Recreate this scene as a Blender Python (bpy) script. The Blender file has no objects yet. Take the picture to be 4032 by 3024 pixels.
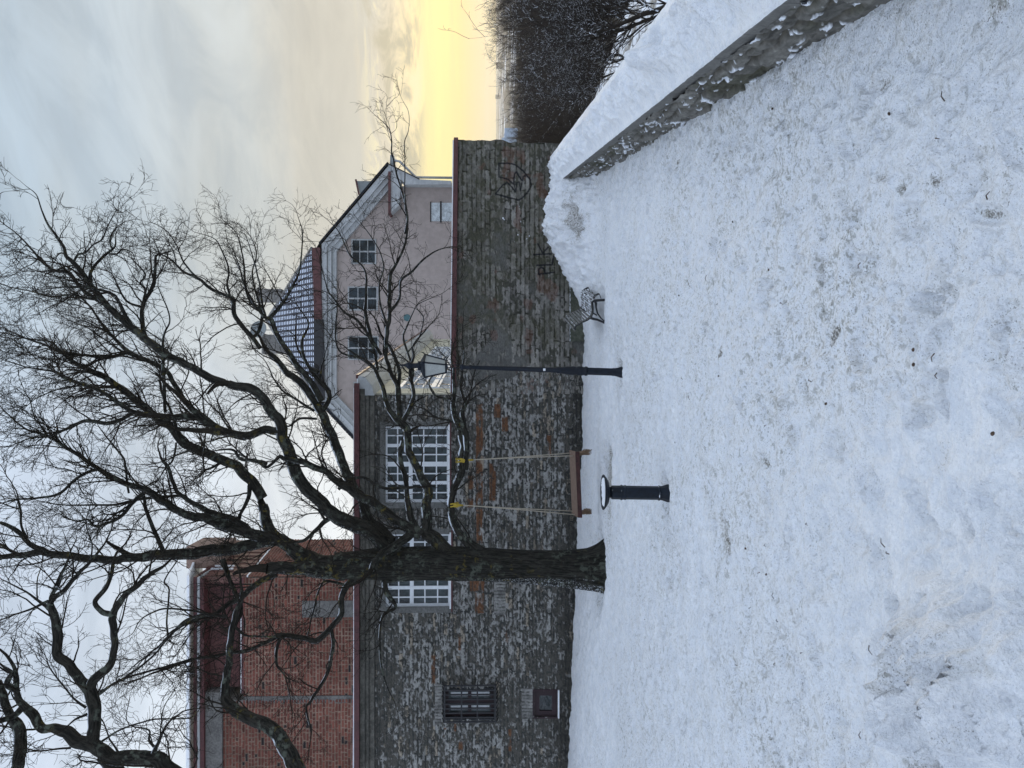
import bpy, math, random
import numpy as np
from mathutils import Vector

random.seed(7)
RNG = np.random.default_rng(11)
scene = bpy.context.scene
COL = scene.collection
R = math.radians

# ------------------------------------------------------------------ camera
F = 3029.0                      # focal length in pixels of the 4032 px wide picture
EYE = np.array([0.0, 0.0, 2.4])
PITCH = math.atan2(2016 - 1943, F)
FWD = np.array([0, math.cos(PITCH), -math.sin(PITCH)])
DWN = np.array([0, -math.sin(PITCH), -math.cos(PITCH)])
RGT = np.array([1.0, 0, 0])
cam_data = bpy.data.cameras.new('camera')
cam = bpy.data.objects.new('camera', cam_data)
COL.objects.link(cam)
scene.camera = cam
cam_data.sensor_fit = 'HORIZONTAL'
cam_data.angle = 2 * math.atan(2016 / F)
cam_data.clip_start = 0.05
cam_data.clip_end = 30000
from mathutils import Matrix
m = Matrix.Identity(4)
for i in range(3):
    m[i][0] = DWN[i]; m[i][1] = RGT[i]; m[i][2] = -FWD[i]; m[i][3] = EYE[i]
cam.matrix_world = m

# ------------------------------------------------------------------ exposure
scene.view_settings.view_transform = 'Standard'
scene.view_settings.look = 'None'
scene.view_settings.exposure = 0.0
scene.view_settings.gamma = 1.0
scene.cycles.volume_bounces = 1
scene.cycles.max_bounces = 6

SUN_EL, SUN_AZ = R(9), R(27)      # azimuth to the right of straight ahead

# ------------------------------------------------------------------ world
world = bpy.data.worlds.new('World'); scene.world = world
world.use_nodes = True
NT = world.node_tree
for n in list(NT.nodes): NT.nodes.remove(n)

class NB:
    """small node builder"""
    def __init__(s, nt): s.nt = nt
    def n(s, typ, ins=None, **props):
        nd = s.nt.nodes.new(typ)
        for k, v in props.items(): setattr(nd, k, v)
        if ins:
            for k, v in ins.items():
                sock = nd.inputs[k]
                if isinstance(v, bpy.types.NodeSocket): s.nt.links.new(v, sock)
                elif isinstance(v, (tuple, list)) and sock.type == 'RGBA' and len(v) == 3: sock.default_value = (*v, 1)
                else: sock.default_value = v
        return nd
    def math(s, op, a, b=0.0, c=None, clamp=False):
        nd = s.nt.nodes.new('ShaderNodeMath'); nd.operation = op; nd.use_clamp = clamp
        for i, v in enumerate((a, b, c)):
            if v is None: continue
            if isinstance(v, bpy.types.NodeSocket): s.nt.links.new(v, nd.inputs[i])
            else: nd.inputs[i].default_value = v
        return nd.outputs[0]
    def mix(s, f, a, b, blend='MIX'):
        nd = s.nt.nodes.new('ShaderNodeMix'); nd.data_type = 'RGBA'; nd.blend_type = blend
        for idx, v in ((0, f), (6, a), (7, b)):
            if isinstance(v, bpy.types.NodeSocket): s.nt.links.new(v, nd.inputs[idx])
            elif idx == 0: nd.inputs[0].default_value = v
            else: nd.inputs[idx].default_value = (*v, 1) if len(v) == 3 else v
        return nd.outputs[2]
    def ramp(s, f, stops, interp='LINEAR'):
        nd = s.nt.nodes.new('ShaderNodeValToRGB'); s.nt.links.new(f, nd.inputs[0])
        cr = nd.color_ramp; cr.interpolation = interp
        while len(cr.elements) < len(stops): cr.elements.new(0.5)
        for e, (p, c) in zip(cr.elements, stops):
            e.position = p; e.color = (c, c, c, 1) if isinstance(c, (int, float)) else (*c, 1)
        return nd.outputs[0]
    def step(s, v, a, b):
        nd = s.nt.nodes.new('ShaderNodeMapRange'); nd.interpolation_type = 'SMOOTHSTEP'
        s.nt.links.new(v, nd.inputs[0]) if isinstance(v, bpy.types.NodeSocket) else None
        nd.inputs[1].default_value = a; nd.inputs[2].default_value = b
        return nd.outputs[0]
    def noise(s, vec, scale, detail=4, rough=0.55, dist=0.0):
        nd = s.n('ShaderNodeTexNoise', {'Scale': scale, 'Detail': detail, 'Roughness': rough, 'Distortion': dist})
        if vec is not None: s.nt.links.new(vec, nd.inputs['Vector'])
        return nd.outputs['Fac']

def srgb(r, g, b):
    f = lambda c: (c / 255 / 12.92) if c / 255 <= 0.04045 else ((c / 255 + 0.055) / 1.055) ** 2.4
    return (f(r), f(g), f(b))

w = NB(NT)
tc = w.n('ShaderNodeTexCoord').outputs['Generated']
sep = w.n('ShaderNodeSeparateXYZ', {0: tc})
dx, dy, dz = sep.outputs
az = w.math('ARCTAN2', dx, dy)                       # 0 ahead, + to the right (radians)
el = w.math('ARCSINE', dz)
# streaky warp of the elevation
cv = w.n('ShaderNodeCombineXYZ', {0: w.math('ADD', az, w.math('MULTIPLY', el, 1.1)), 1: w.math('MULTIPLY', el, 4.5), 2: 0.0}).outputs[0]
n1 = w.noise(cv, 1.7, 5, 0.5, 0.5)
cv2 = w.n('ShaderNodeCombineXYZ', {0: w.math('ADD', w.math('MULTIPLY', az, 1.6), w.math('MULTIPLY', el, 3.0)), 1: w.math('MULTIPLY', el, 11.0), 2: 3.0}).outputs[0]
n2 = w.noise(cv2, 2.0, 6, 0.55, 0.5)
cv3 = w.n('ShaderNodeCombineXYZ', {0: w.math('SUBTRACT', az, w.math('MULTIPLY', el, 0.8)), 1: w.math('MULTIPLY', el, 2.2), 2: 7.0}).outputs[0]
n3 = w.noise(cv3, 5.6, 9, 0.62, 0.7)
n4 = w.noise(cv3, 1.5, 3, 0.5, 0.2)
elw = w.math('ADD', el, w.math('MULTIPLY', w.math('SUBTRACT', n1, 0.5), w.math('MULTIPLY', w.step(el, 0.06, 0.3), 0.22)))
elw = w.math('ADD', elw, w.math('MULTIPLY', w.math('SUBTRACT', n2, 0.5), w.math('MULTIPLY', w.step(el, 0.07, 0.15), 0.07)))
t = w.math('MULTIPLY', elw, 1.0, clamp=True)
ZEN = tuple(c * 2.35 for c in srgb(188, 204, 226))
BCK = tuple(c * 1.8 for c in srgb(188, 202, 224))
warm = w.ramp(t, [(0.0, srgb(242, 234, 196)), (0.02, srgb(240, 231, 190)), (0.04, srgb(253, 236, 172)),
                  (0.056, srgb(255, 249, 176)), (0.080, srgb(255, 247, 182)), (0.098, srgb(254, 238, 192)), (0.122, srgb(232, 222, 200)), (0.145, srgb(214, 212, 202)),
                  (0.23, srgb(222, 220, 210)), (0.30, srgb(206, 211, 210)), (0.42, srgb(200, 210, 216)), (0.62, srgb(176, 196, 214)), (0.74, srgb(190, 206, 224))])
cool = w.ramp(t, [(0.0, srgb(240, 240, 235)), (0.06, srgb(255, 253, 245)), (0.16, srgb(246, 248, 248)), (0.30, srgb(232, 239, 246)),
                  (0.5, srgb(208, 221, 238)), (0.74, srgb(196, 212, 232))])
fw = w.step(az, -0.16, 0.20)
skyc = w.mix(fw, cool, warm)
skyc = w.mix(w.step(el, 0.66, 0.95), skyc, ZEN)
# the far side of the sky, behind the viewer
skyc = w.mix(w.step(dy, 0.35, -0.25), skyc, BCK)
# cloud texture: lighter and darker streaks
hi = w.step(el, 0.10, 0.22)
lum = w.math('ADD', 1.02, w.math('MULTIPLY', w.math('SUBTRACT', n1, 0.5), w.math('MULTIPLY', hi, 0.66)))
lum = w.math('ADD', lum, w.math('MULTIPLY', w.math('SUBTRACT', n3, 0.5), w.math('MULTIPLY', hi, 0.46)))
lum = w.math('ADD', lum, w.math('MULTIPLY', w.math('SUBTRACT', n4, 0.5), w.math('MULTIPLY', hi, 0.30)))
skyc = w.mix(1.0, skyc, w.n('ShaderNodeCombineXYZ', {0: lum, 1: lum, 2: lum}).outputs[0], 'MULTIPLY')
skyc = w.mix(w.math('MULTIPLY', w.step(n3, 0.56, 0.36), w.math('MULTIPLY', w.step(el, 0.16, 0.34), 0.22)), skyc, srgb(168, 186, 203))
# torn cloud edge lit from below above the glow
band = w.math('MULTIPLY', w.step(el, 0.075, 0.10), w.step(el, 0.165, 0.135))
n5 = w.noise(w.n('ShaderNodeCombineXYZ', {0: w.math('MULTIPLY', az, 4.0), 1: w.math('MULTIPLY', el, 16.0), 2: 1.0}).outputs[0], 1.9, 9, 0.62, 1.1)
skyc = w.mix(w.math('MULTIPLY', w.math('MULTIPLY', w.step(n5, 0.47, 0.62), band), w.math('MULTIPLY', fw, 0.9)), skyc, srgb(196, 191, 170))
skyc = w.mix(w.math('MULTIPLY', w.math('MULTIPLY', w.step(n5, 0.50, 0.40), band), w.math('MULTIPLY', fw, 0.9)), skyc, srgb(255, 245, 205))
n6 = w.noise(w.n('ShaderNodeCombineXYZ', {0: w.math('MULTIPLY', az, 2.0), 1: w.math('MULTIPLY', el, 38.0), 2: 5.0}).outputs[0], 1.5, 5, 0.55, 0.4)
skyc = w.mix(w.math('MULTIPLY', w.math('MULTIPLY', w.step(n6, 0.42, 0.62), w.step(el, 0.11, 0.085)), w.math('MULTIPLY', fw, 0.35)), skyc, srgb(252, 230, 176))
sky = w.n('ShaderNodeTexSky', sky_type='NISHITA', sun_disc=False, sun_elevation=SUN_EL, sun_rotation=SUN_AZ, altitude=50.0)
bg1 = w.n('ShaderNodeBackground', {'Color': sky.outputs[0], 'Strength': 0.06}).outputs[0]
bg2 = w.n('ShaderNodeBackground', {'Color': skyc, 'Strength': 1.0}).outputs[0]
ms = w.n('ShaderNodeMixShader', {0: 0.96, 1: bg1, 2: bg2}).outputs[0]
w.n('ShaderNodeOutputWorld', {0: ms})

# ------------------------------------------------------------------ sun (veiled by cloud, low ahead on the right)
sd = bpy.data.lights.new('sun', 'SUN'); sd.energy = 0.8; sd.angle = R(14); sd.color = (1.0, 0.84, 0.62)
so = bpy.data.objects.new('sun', sd); COL.objects.link(so)
sdir = Vector((math.sin(SUN_AZ) * math.cos(SUN_EL), math.cos(SUN_AZ) * math.cos(SUN_EL), math.sin(SUN_EL)))
so.rotation_euler = (-sdir).to_track_quat('-Z', 'Y').to_euler()

# ------------------------------------------------------------------ pixel to place
def ray(ix, iy):
    return FWD + DWN * ((ix - 2016) / F) + RGT * ((1512 - iy) / F)
def P(ix, iy, Y):
    d = ray(ix, iy); return EYE + d * (Y / d[1])
def ss(a, b, x):
    t = np.clip((np.asarray(x, float) - a) / (b - a), 0, 1); return t * t * (3 - 2 * t)
PARX = lambda y: 1.394 + 0.189 * y               # inner face of the parapet
def gz(x, y):
    x = np.asarray(x, float); y = np.asarray(y, float)
    z = 0.0078 * y - 0.10 * ss(13, 20, y)
    z = z + 0.041 * np.maximum(0, -0.3 - x) * ss(9, 20, y)
    return z
BX = np.array([1.2, 2.0, 2.35, 2.9, 3.4, 3.83, 4.3, 4.84, 5.3, 7.0])
BH = np.array([0.0, 0.12, 0.26, 0.55, 0.82, 1.02, 0.98, 0.78, 0.70, 0.66])
def bank(x, y):
    h = np.interp(x, BX, BH)
    return h * ss(16.2, 18.7, y) * (1 - 0.12 * ss(18.8, 20, y))
def G(ix, iy):
    d = ray(ix, iy); t = 1.0
    for k in range(4000):
        p = EYE + d * t
        if p[2] <= gz(p[0], p[1]): break
        t += 0.01
    return p

# ------------------------------------------------------------------ numpy noise
def _hash(i, j, s):
    h = (i.astype(np.int64) * 374761393 + j.astype(np.int64) * 668265263 + s * 1442695041) & 0xffffffff
    h = ((h ^ (h >> 13)) * 1274126177) & 0xffffffff
    h = (h ^ (h >> 16)) & 0xffffffff
    return h / 4294967295.0
def vn(x, y, s=0):
    xi = np.floor(x); yi = np.floor(y); fx = x - xi; fy = y - yi
    fx = fx * fx * (3 - 2 * fx); fy = fy * fy * (3 - 2 * fy)
    a = _hash(xi, yi, s); b = _hash(xi + 1, yi, s); c = _hash(xi, yi + 1, s); d = _hash(xi + 1, yi + 1, s)
    return (a * (1 - fx) + b * fx) * (1 - fy) + (c * (1 - fx) + d * fx) * fy
def fbm(x, y, s=0, o=4, g=0.5):
    v = 0; a = 1; tot = 0
    for k in range(o):
        v = v + a * vn(x * 2 ** k, y * 2 ** k, s + 17 * k); tot += a; a *= g
    return v / tot

# ------------------------------------------------------------------ object helpers
def tag(o, label=None, cat=None, group=None, kind=None):
    if label: o['label'] = label
    if cat: o['category'] = cat
    if group: o['group'] = group
    if kind: o['kind'] = kind
    return o
def link(name, me, mats=None, parent=None):
    o = bpy.data.objects.new(name, me); COL.objects.link(o)
    if mats is not None:
        for mm in (mats if isinstance(mats, (list, tuple)) else [mats]): me.materials.append(mm)
    if parent is not None: o.parent = parent; o.matrix_parent_inverse = parent.matrix_world.inverted()
    return o
def empty(name, loc=(0, 0, 0), **kw):
    o = bpy.data.objects.new(name, None); COL.objects.link(o); o.location = loc
    o.empty_display_size = 0.3
    o.matrix_world = Matrix.Translation(Vector(loc))
    tag(o, **kw); return o

class MB:
    """collects vertices and faces of one mesh"""
    def __init__(s): s.v = []; s.f = []; s.sm = []
    def add(s, vs, fs, smooth=False):
        k = len(s.v); s.v.extend([tuple(map(float, p)) for p in vs]); s.f.extend([tuple(i + k for i in f) for f in fs]); s.sm.extend([smooth] * len(fs)); return s
    def box(s, x0, x1, y0, y1, z0, z1):
        vs = [(x0, y0, z0), (x1, y0, z0), (x1, y1, z0), (x0, y1, z0), (x0, y0, z1), (x1, y0, z1), (x1, y1, z1), (x0, y1, z1)]
        return s.add(vs, [(0, 3, 2, 1), (4, 5, 6, 7), (0, 1, 5, 4), (1, 2, 6, 5), (2, 3, 7, 6), (3, 0, 4, 7)])
    def bar(s, a, b, w, h, up=(0, 0, 1)):
        a = np.array(a, float); b = np.array(b, float); d = b - a; L = np.linalg.norm(d); d /= L
        u = np.cross(np.array(up, float), d)
        if np.linalg.norm(u) < 1e-6: u = np.array([1., 0, 0])
        u /= np.linalg.norm(u); v = np.cross(d, u)
        vs = []
        for q in (a, b):
            for i, j in ((-1, -1), (1, -1), (1, 1), (-1, 1)): vs.append(q + u * i * w / 2 + v * j * h / 2)
        return s.add(vs, [(0, 3, 2, 1), (4, 5, 6, 7), (0, 1, 5, 4), (1, 2, 6, 5), (2, 3, 7, 6), (3, 0, 4, 7)])
    def prism(s, poly, off):
        n = len(poly); a = [np.array(p, float) for p in poly]; off = np.array(off, float); b = [p + off for p in a]
        fs = [tuple(range(n)), tuple(range(2 * n - 1, n - 1, -1))]
        fs += [(i, i + n, (i + 1) % n + n, (i + 1) % n) for i in range(n)]
        return s.add(a + b, fs)
    def tube(s, pts, rad, n=8, cap=True, smooth=True):
        pts = np.array(pts, float); rad = np.broadcast_to(np.array(rad, float), (len(pts),))
        T = np.gradient(pts, axis=0); T /= np.linalg.norm(T, axis=1)[:, None] + 1e-12
        ref = np.array([0.31, 0.17, 0.93]); u = np.cross(T[0], ref)
        if np.linalg.norm(u) < 0.2: u = np.cross(T[0], [1, 0.1, 0])
        u /= np.linalg.norm(u); vs = []
        ang = np.linspace(0, 2 * math.pi, n, endpoint=False)
        for i in range(len(pts)):
            u = u - T[i] * np.dot(u, T[i]); u /= np.linalg.norm(u); v = np.cross(T[i], u)
            for a in ang: vs.append(pts[i] + (u * math.cos(a) + v * math.sin(a)) * rad[i])
        fs = []
        for i in range(len(pts) - 1):
            for j in range(n): fs.append((i * n + j, i * n + (j + 1) % n, (i + 1) * n + (j + 1) % n, (i + 1) * n + j))
        k = len(s.v); s.add(vs, fs, smooth)
        if cap:
            s.f.append(tuple(k + j for j in range(n - 1, -1, -1))); s.sm.append(False)
            s.f.append(tuple(k + (len(pts) - 1) * n + j for j in range(n))); s.sm.append(False)
        return s
    def lathe(s, prof, origin, axis=(0, 0, 1), n=16, rot=0.0, smooth=True):
        """prof: list of (height, radius)"""
        ax = np.array(axis, float); ax /= np.linalg.norm(ax)
        u = np.cross([0, 1, 0], ax); u /= np.linalg.norm(u); v = np.cross(ax, u); o = np.array(origin, float)
        vs = []
        for h, r in prof:
            for j in range(n):
                a = rot + 2 * math.pi * j / n; vs.append(o + ax * h + (u * math.cos(a) + v * math.sin(a)) * r)
        fs = [(i * n + j, i * n + (j + 1) % n, (i + 1) * n + (j + 1) % n, (i + 1) * n + j) for i in range(len(prof) - 1) for j in range(n)]
        fs += [tuple(range(n - 1, -1, -1)), tuple((len(prof) - 1) * n + j for j in range(n))]
        return s.add(vs, fs, smooth)
    def build(s, name, mats, parent=None, bevel=0.0):
        me = bpy.data.meshes.new(name); me.from_pydata(s.v, [], s.f); me.update()
        me.polygons.foreach_set('use_smooth', s.sm)
        o = link(name, me, mats, parent)
        if bevel:
            b = o.modifiers.new('bevel', 'BEVEL'); b.width = bevel; b.segments = 2; b.limit_method = 'ANGLE'
        return o

def grid_mesh(name, X, Y, Z, mat, parent=None, col=None, keep=None, flip=False, extra=None):
    """height-field like sheet from 2-D coordinate arrays"""
    nr, nc = X.shape
    co = np.stack([X, Y, Z], -1).reshape(-1, 3).astype(np.float32)
    idx = np.arange(nr * nc).reshape(nr, nc)
    q = np.stack([idx[:-1, :-1], idx[:-1, 1:], idx[1:, 1:], idx[1:, :-1]], -1).reshape(-1, 4)
    if flip: q = q[:, ::-1]
    if keep is not None: q = q[keep[:-1, :-1].reshape(-1)]
    me = bpy.data.meshes.new(name)
    me.vertices.add(len(co)); me.vertices.foreach_set('co', co.reshape(-1))
    me.loops.add(q.size); me.loops.foreach_set('vertex_index', q.reshape(-1).astype(np.int32))
    me.polygons.add(len(q)); me.polygons.foreach_set('loop_start', np.arange(0, q.size, 4, dtype=np.int32))
    me.polygons.foreach_set('use_smooth', np.ones(len(q), bool))
    me.update(calc_edges=True)
    if col is not None:
        at = me.color_attributes.new('tint', 'FLOAT_COLOR', 'POINT')
        c4 = np.concatenate([col.reshape(-1, 3), np.ones((nr * nc, 1))], 1).astype(np.float32)
        at.data.foreach_set('color', c4.reshape(-1))
    if extra is not None:
        at = me.attributes.new('dirt_and_shade', 'FLOAT', 'POINT'); at.data.foreach_set('value', extra.reshape(-1).astype(np.float32))
    return link(name, me, mat, parent)

# ------------------------------------------------------------------ materials
def new_mat(name):
    mt = bpy.data.materials.new(name); mt.use_nodes = True; nt = mt.node_tree
    for n in list(nt.nodes): nt.nodes.remove(n)
    b = NB(nt); pr = b.n('ShaderNodeBsdfPrincipled'); b.n('ShaderNodeOutputMaterial', {0: pr.outputs[0]})
    return mt, b, pr
def bumped(b, pr, h, dist, strength=1.0):
    bn = b.n('ShaderNodeBump', {'Height': h, 'Distance': dist, 'Strength': strength}); b.nt.links.new(bn.outputs[0], pr.inputs['Normal'])
def plain(name, c, rough=0.6, var=0.25, scale=6.0, metal=0.0, bump=0.002, snow=0.0, spec=0.4):
    mt, b, pr = new_mat(name)
    oc = b.n('ShaderNodeTexCoord').outputs['Object']
    n = b.noise(oc, scale, 6, 0.6); n2 = b.noise(oc, scale * 7, 3, 0.6)
    f = b.math('MULTIPLY', b.math('ADD', n, n2), 0.5)
    lo = tuple(x * (1 - var) for x in c); hi = tuple(min(1, x * (1 + var)) for x in c)
    colr = b.mix(b.step(f, 0.36, 0.64), lo, hi)
    if snow > 0:
        nz = b.n('ShaderNodeSeparateXYZ', {0: b.n('ShaderNodeNewGeometry').outputs['Normal']}).outputs[2]
        sm = b.math('MULTIPLY', b.step(nz, 0.35, 0.7), b.step(b.noise(oc, 14, 4), 0.62 - snow * 0.4, 0.66 - snow * 0.4))
        colr = b.mix(sm, colr, (0.8, 0.83, 0.88))
    b.nt.links.new(colr, pr.inputs['Base Color'])
    pr.inputs['Roughness'].default_value = rough; pr.inputs['Metallic'].default_value = metal
    pr.inputs['Specular IOR Level'].default_value = spec
    if bump: bumped(b, pr, b.math('ADD', n, n2), bump)
    return mt

def snow_mat(name='snow', dirty=1.0):
    mt, b, pr = new_mat(name)
    oc = b.n('ShaderNodeTexCoord').outputs['Object']
    big = b.noise(oc, 0.55, 4, 0.55); mid = b.noise(oc, 5.0, 5, 0.6); fine = b.noise(oc, 34.0, 5, 0.65); vf = b.noise(oc, 110.0, 3, 0.6)
    c = b.mix(b.step(b.math('ADD', b.math('MULTIPLY', fine, 0.5), b.math('MULTIPLY', mid, 0.5)), 0.40, 0.60), (0.76, 0.78, 0.81), (0.90, 0.90, 0.90))
    at = b.n('ShaderNodeAttribute', attribute_name='dirt_and_shade').outputs['Fac']
    # thin grey-brown grit, gathered in patches, plus painted contact shade
    patch = b.math('ADD', b.math('MULTIPLY', b.step(big, 0.35, 0.70), 0.55), at)
    patch = b.math('MAXIMUM', patch, 0.0)
    d1 = b.math('MULTIPLY', b.step(b.math('ADD', b.math('MULTIPLY', mid, 0.45), b.math('MULTIPLY', fine, 0.6)), 0.515, 0.64), patch)
    c = b.mix(b.math('MULTIPLY', d1, 0.66 * dirty, clamp=True), c, (0.37, 0.36, 0.32))
    n14 = b.noise(oc, 15.0, 6, 0.7, 0.3)
    d3 = b.math('MULTIPLY', b.step(n14, 0.54, 0.61), b.math('ADD', 0.10, patch))
    c = b.mix(b.math('MULTIPLY', d3, 0.70 * dirty, clamp=True), c, (0.33, 0.325, 0.29))
    v2 = b.noise(oc, 62.0, 4, 0.65)
    d2 = b.math('MULTIPLY', b.math('MAXIMUM', b.step(vf, 0.61, 0.67), b.step(v2, 0.61, 0.66)), b.math('ADD', 0.25, patch))
    c = b.mix(b.math('MULTIPLY', d2, 0.85 * dirty, clamp=True), c, (0.13, 0.12, 0.10))
    c = b.mix(b.math('MULTIPLY', b.step(at, 0.75, 1.5), 0.45), c, (0.60, 0.54, 0.46))
    heavy = b.math('MULTIPLY', b.math('SUBTRACT', at, 0.85, clamp=True), b.step(b.math('ADD', b.math('MULTIPLY', fine, 0.5), b.math('MULTIPLY', vf, 0.5)), 0.47, 0.55))
    c = b.mix(b.math('MULTIPLY', heavy, 3.0, clamp=True), c, (0.16, 0.15, 0.13))
    b.nt.links.new(c, pr.inputs['Base Color'])
    pr.inputs['Roughness'].default_value = 0.65
    pr.inputs['Specular IOR Level'].default_value = 0.25
    h = b.math('ADD', b.math('MULTIPLY', mid, 1.2), b.math('ADD', b.math('MULTIPLY', fine, 0.5), b.math('MULTIPLY', vf, 0.12)))
    bumped(b, pr, h, 0.06, 1.0)
    return mt
M_SNOW = snow_mat()
M_SNOWC = snow_mat('clean_snow', 0.35)

def tint_mat(name, grain=0.35, gscale=55, rough=0.9, bump=0.01, stretch=(1, 1, 1.8)):
    mt, b, pr = new_mat(name)
    at = b.n('ShaderNodeAttribute', attribute_name='tint').outputs['Color']
    oc = b.n('ShaderNodeTexCoord').outputs['Object']
    mp = b.n('ShaderNodeMapping', {'Vector': oc, 'Scale': stretch}).outputs[0]
    n = b.noise(mp, gscale, 5, 0.65)
    k = b.n('ShaderNodeMapRange', {0: n, 1: 0.3, 2: 0.7, 3: 1 - grain, 4: 1 + grain}).outputs[0]
    c = b.mix(1.0, at, b.n('ShaderNodeCombineXYZ', {0: k, 1: k, 2: k}).outputs[0], 'MULTIPLY')
    b.nt.links.new(c, pr.inputs['Base Color']); pr.inputs['Roughness'].default_value = rough
    pr.inputs['Specular IOR Level'].default_value = 0.2
    bumped(b, pr, n, bump)
    return mt
M_STONE = tint_mat('limestone_rubble', 0.35, 16)
M_BRICK = tint_mat('red_brick', 0.25, 12, stretch=(1, 1, 1))
M_PLASTER = plain('grey_plaster', (0.155, 0.155, 0.14), 0.9, 0.35, 1.6, bump=0.01)
M_CORNICE = plain('weathered_cornice_plaster', (0.105, 0.10, 0.086), 0.9, 0.45, 2.2, bump=0.01)
M_PLINTH = plain('mossy_plinth_render', (0.065, 0.07, 0.052), 0.95, 0.4, 2.0, bump=0.01, snow=0.3)
M_FLASH = plain('dark_red_sheet_metal', (0.070, 0.020, 0.020), 0.5, 0.3, 3, bump=0.0)
M_WHITE = plain('white_window_paint', (0.66, 0.68, 0.70), 0.45, 0.08, 9, bump=0.0)
M_CREAM = plain('cream_render', (0.47, 0.445, 0.35), 0.9, 0.2, 2.0, bump=0.004)
M_OLIVE = plain('shaded_cream_boarding', (0.36, 0.33, 0.20), 0.9, 0.15, 3.0, bump=0.002)
M_PINK = plain('pink_render', (0.315, 0.265, 0.24), 0.95, 0.10, 0.5, bump=0.004)
M_TRIM = plain('pale_grey_painted_trim', (0.37, 0.38, 0.38), 0.8, 0.15, 1.2, bump=0.0)
M_TRIMD = plain('dull_window_paint', (0.30, 0.31, 0.31), 0.8, 0.15, 1.2, bump=0.0)
M_IRON = plain('blue_black_cast_iron', (0.004, 0.007, 0.013), 0.55, 0.5, 18, bump=0.002, spec=0.25)
M_IRONS = plain('blue_black_iron_with_snow', (0.004, 0.008, 0.015), 0.55, 0.5, 18, bump=0.002, snow=0.1, spec=0.25)
M_BLACK = plain('black_iron', (0.010, 0.010, 0.012), 0.5, 0.4, 12, bump=0.001)
M_SLAT = plain('weathered_bench_wood', (0.10, 0.095, 0.085), 0.8, 0.35, 14, bump=0.003, snow=0.30)
M_SLATB = plain('grey_bench_back_wood', (0.115, 0.11, 0.10), 0.8, 0.3, 14, bump=0.003, snow=0.06)
M_TIMBER = plain('dark_stained_boards', (0.075, 0.028, 0.026), 0.8, 0.4, 3, bump=0.003)
M_CONC = plain('raw_concrete', (0.11, 0.105, 0.098), 0.95, 0.35, 1.8, bump=0.006)
M_CLAD = plain('red_brown_seam_metal', (0.11, 0.048, 0.037), 0.55, 0.25, 1.0, bump=0.0)
M_DARKRED = plain('dark_red_window_frame', (0.020, 0.007, 0.010), 0.6, 0.3, 8, bump=0.0)
M_ROPE = plain('hemp_rope', (0.36, 0.32, 0.25), 0.95, 0.3, 60, bump=0.003)
M_STRAP = plain('yellow_webbing', (0.36, 0.26, 0.03), 0.8, 0.2, 30, bump=0.0)
M_STRAW = plain('straw_brush_ends', (0.23, 0.155, 0.10), 0.95, 0.4, 40, bump=0.01)
M_SWING = plain('pale_worn_plank', (0.15, 0.098, 0.07), 0.85, 0.2, 12, bump=0.002)
M_SWRED = plain('red_brown_plank_edge', (0.042, 0.015, 0.013), 0.8, 0.55, 14, bump=0.006)
M_FROST = plain('frosted_lantern_glass', (0.30, 0.31, 0.29), 0.35, 0.1, 6, bump=0.0)
M_TEAL = plain('teal_vent_disc', (0.05, 0.12, 0.13), 0.6, 0.2, 8, bump=0.0)
M_SHUT = plain('peeling_white_boards', (0.42, 0.45, 0.46), 0.9, 0.35, 3.0, bump=0.002)
M_CHIM = plain('grey_chimney_boards', (0.20, 0.19, 0.175), 0.9, 0.35, 2.0, bump=0.01)
M_DISH = plain('grey_dish', (0.20, 0.22, 0.22), 0.6, 0.1, 2, bump=0.0)
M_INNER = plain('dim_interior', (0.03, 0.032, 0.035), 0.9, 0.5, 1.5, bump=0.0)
M_CURTAIN = plain('white_curtain', (0.55, 0.57, 0.58), 0.9, 0.2, 5.0, bump=0.0)

def glass_mat(name, tintc=(0.03, 0.045, 0.05), rough=0.06):
    mt, b, pr = new_mat(name)
    oc = b.n('ShaderNodeTexCoord').outputs['Object']
    n = b.noise(oc, 1.2, 2)
    c = b.mix(b.step(n, 0.35, 0.65), tuple(x * 0.5 for x in tintc), tuple(x * 1.7 for x in tintc))
    b.nt.links.new(c, pr.inputs['Base Color'])
    pr.inputs['Roughness'].default_value = rough; pr.inputs['Specular IOR Level'].default_value = 0.55
    bumped(b, pr, b.noise(oc, 3.5, 3), 0.05, 1.0)
    return mt
M_GLASS = glass_mat('dark_window_glass', (0.022, 0.032, 0.034))
M_GLASSP = glass_mat('grey_window_glass', (0.016, 0.022, 0.026), 0.3)
M_GLASSP.node_tree.nodes['Principled BSDF'].inputs['Specular IOR Level'].default_value = 0.15
M_GLASSW = glass_mat('pale_glasshouse_glass', (0.085, 0.09, 0.08), 0.2)

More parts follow.
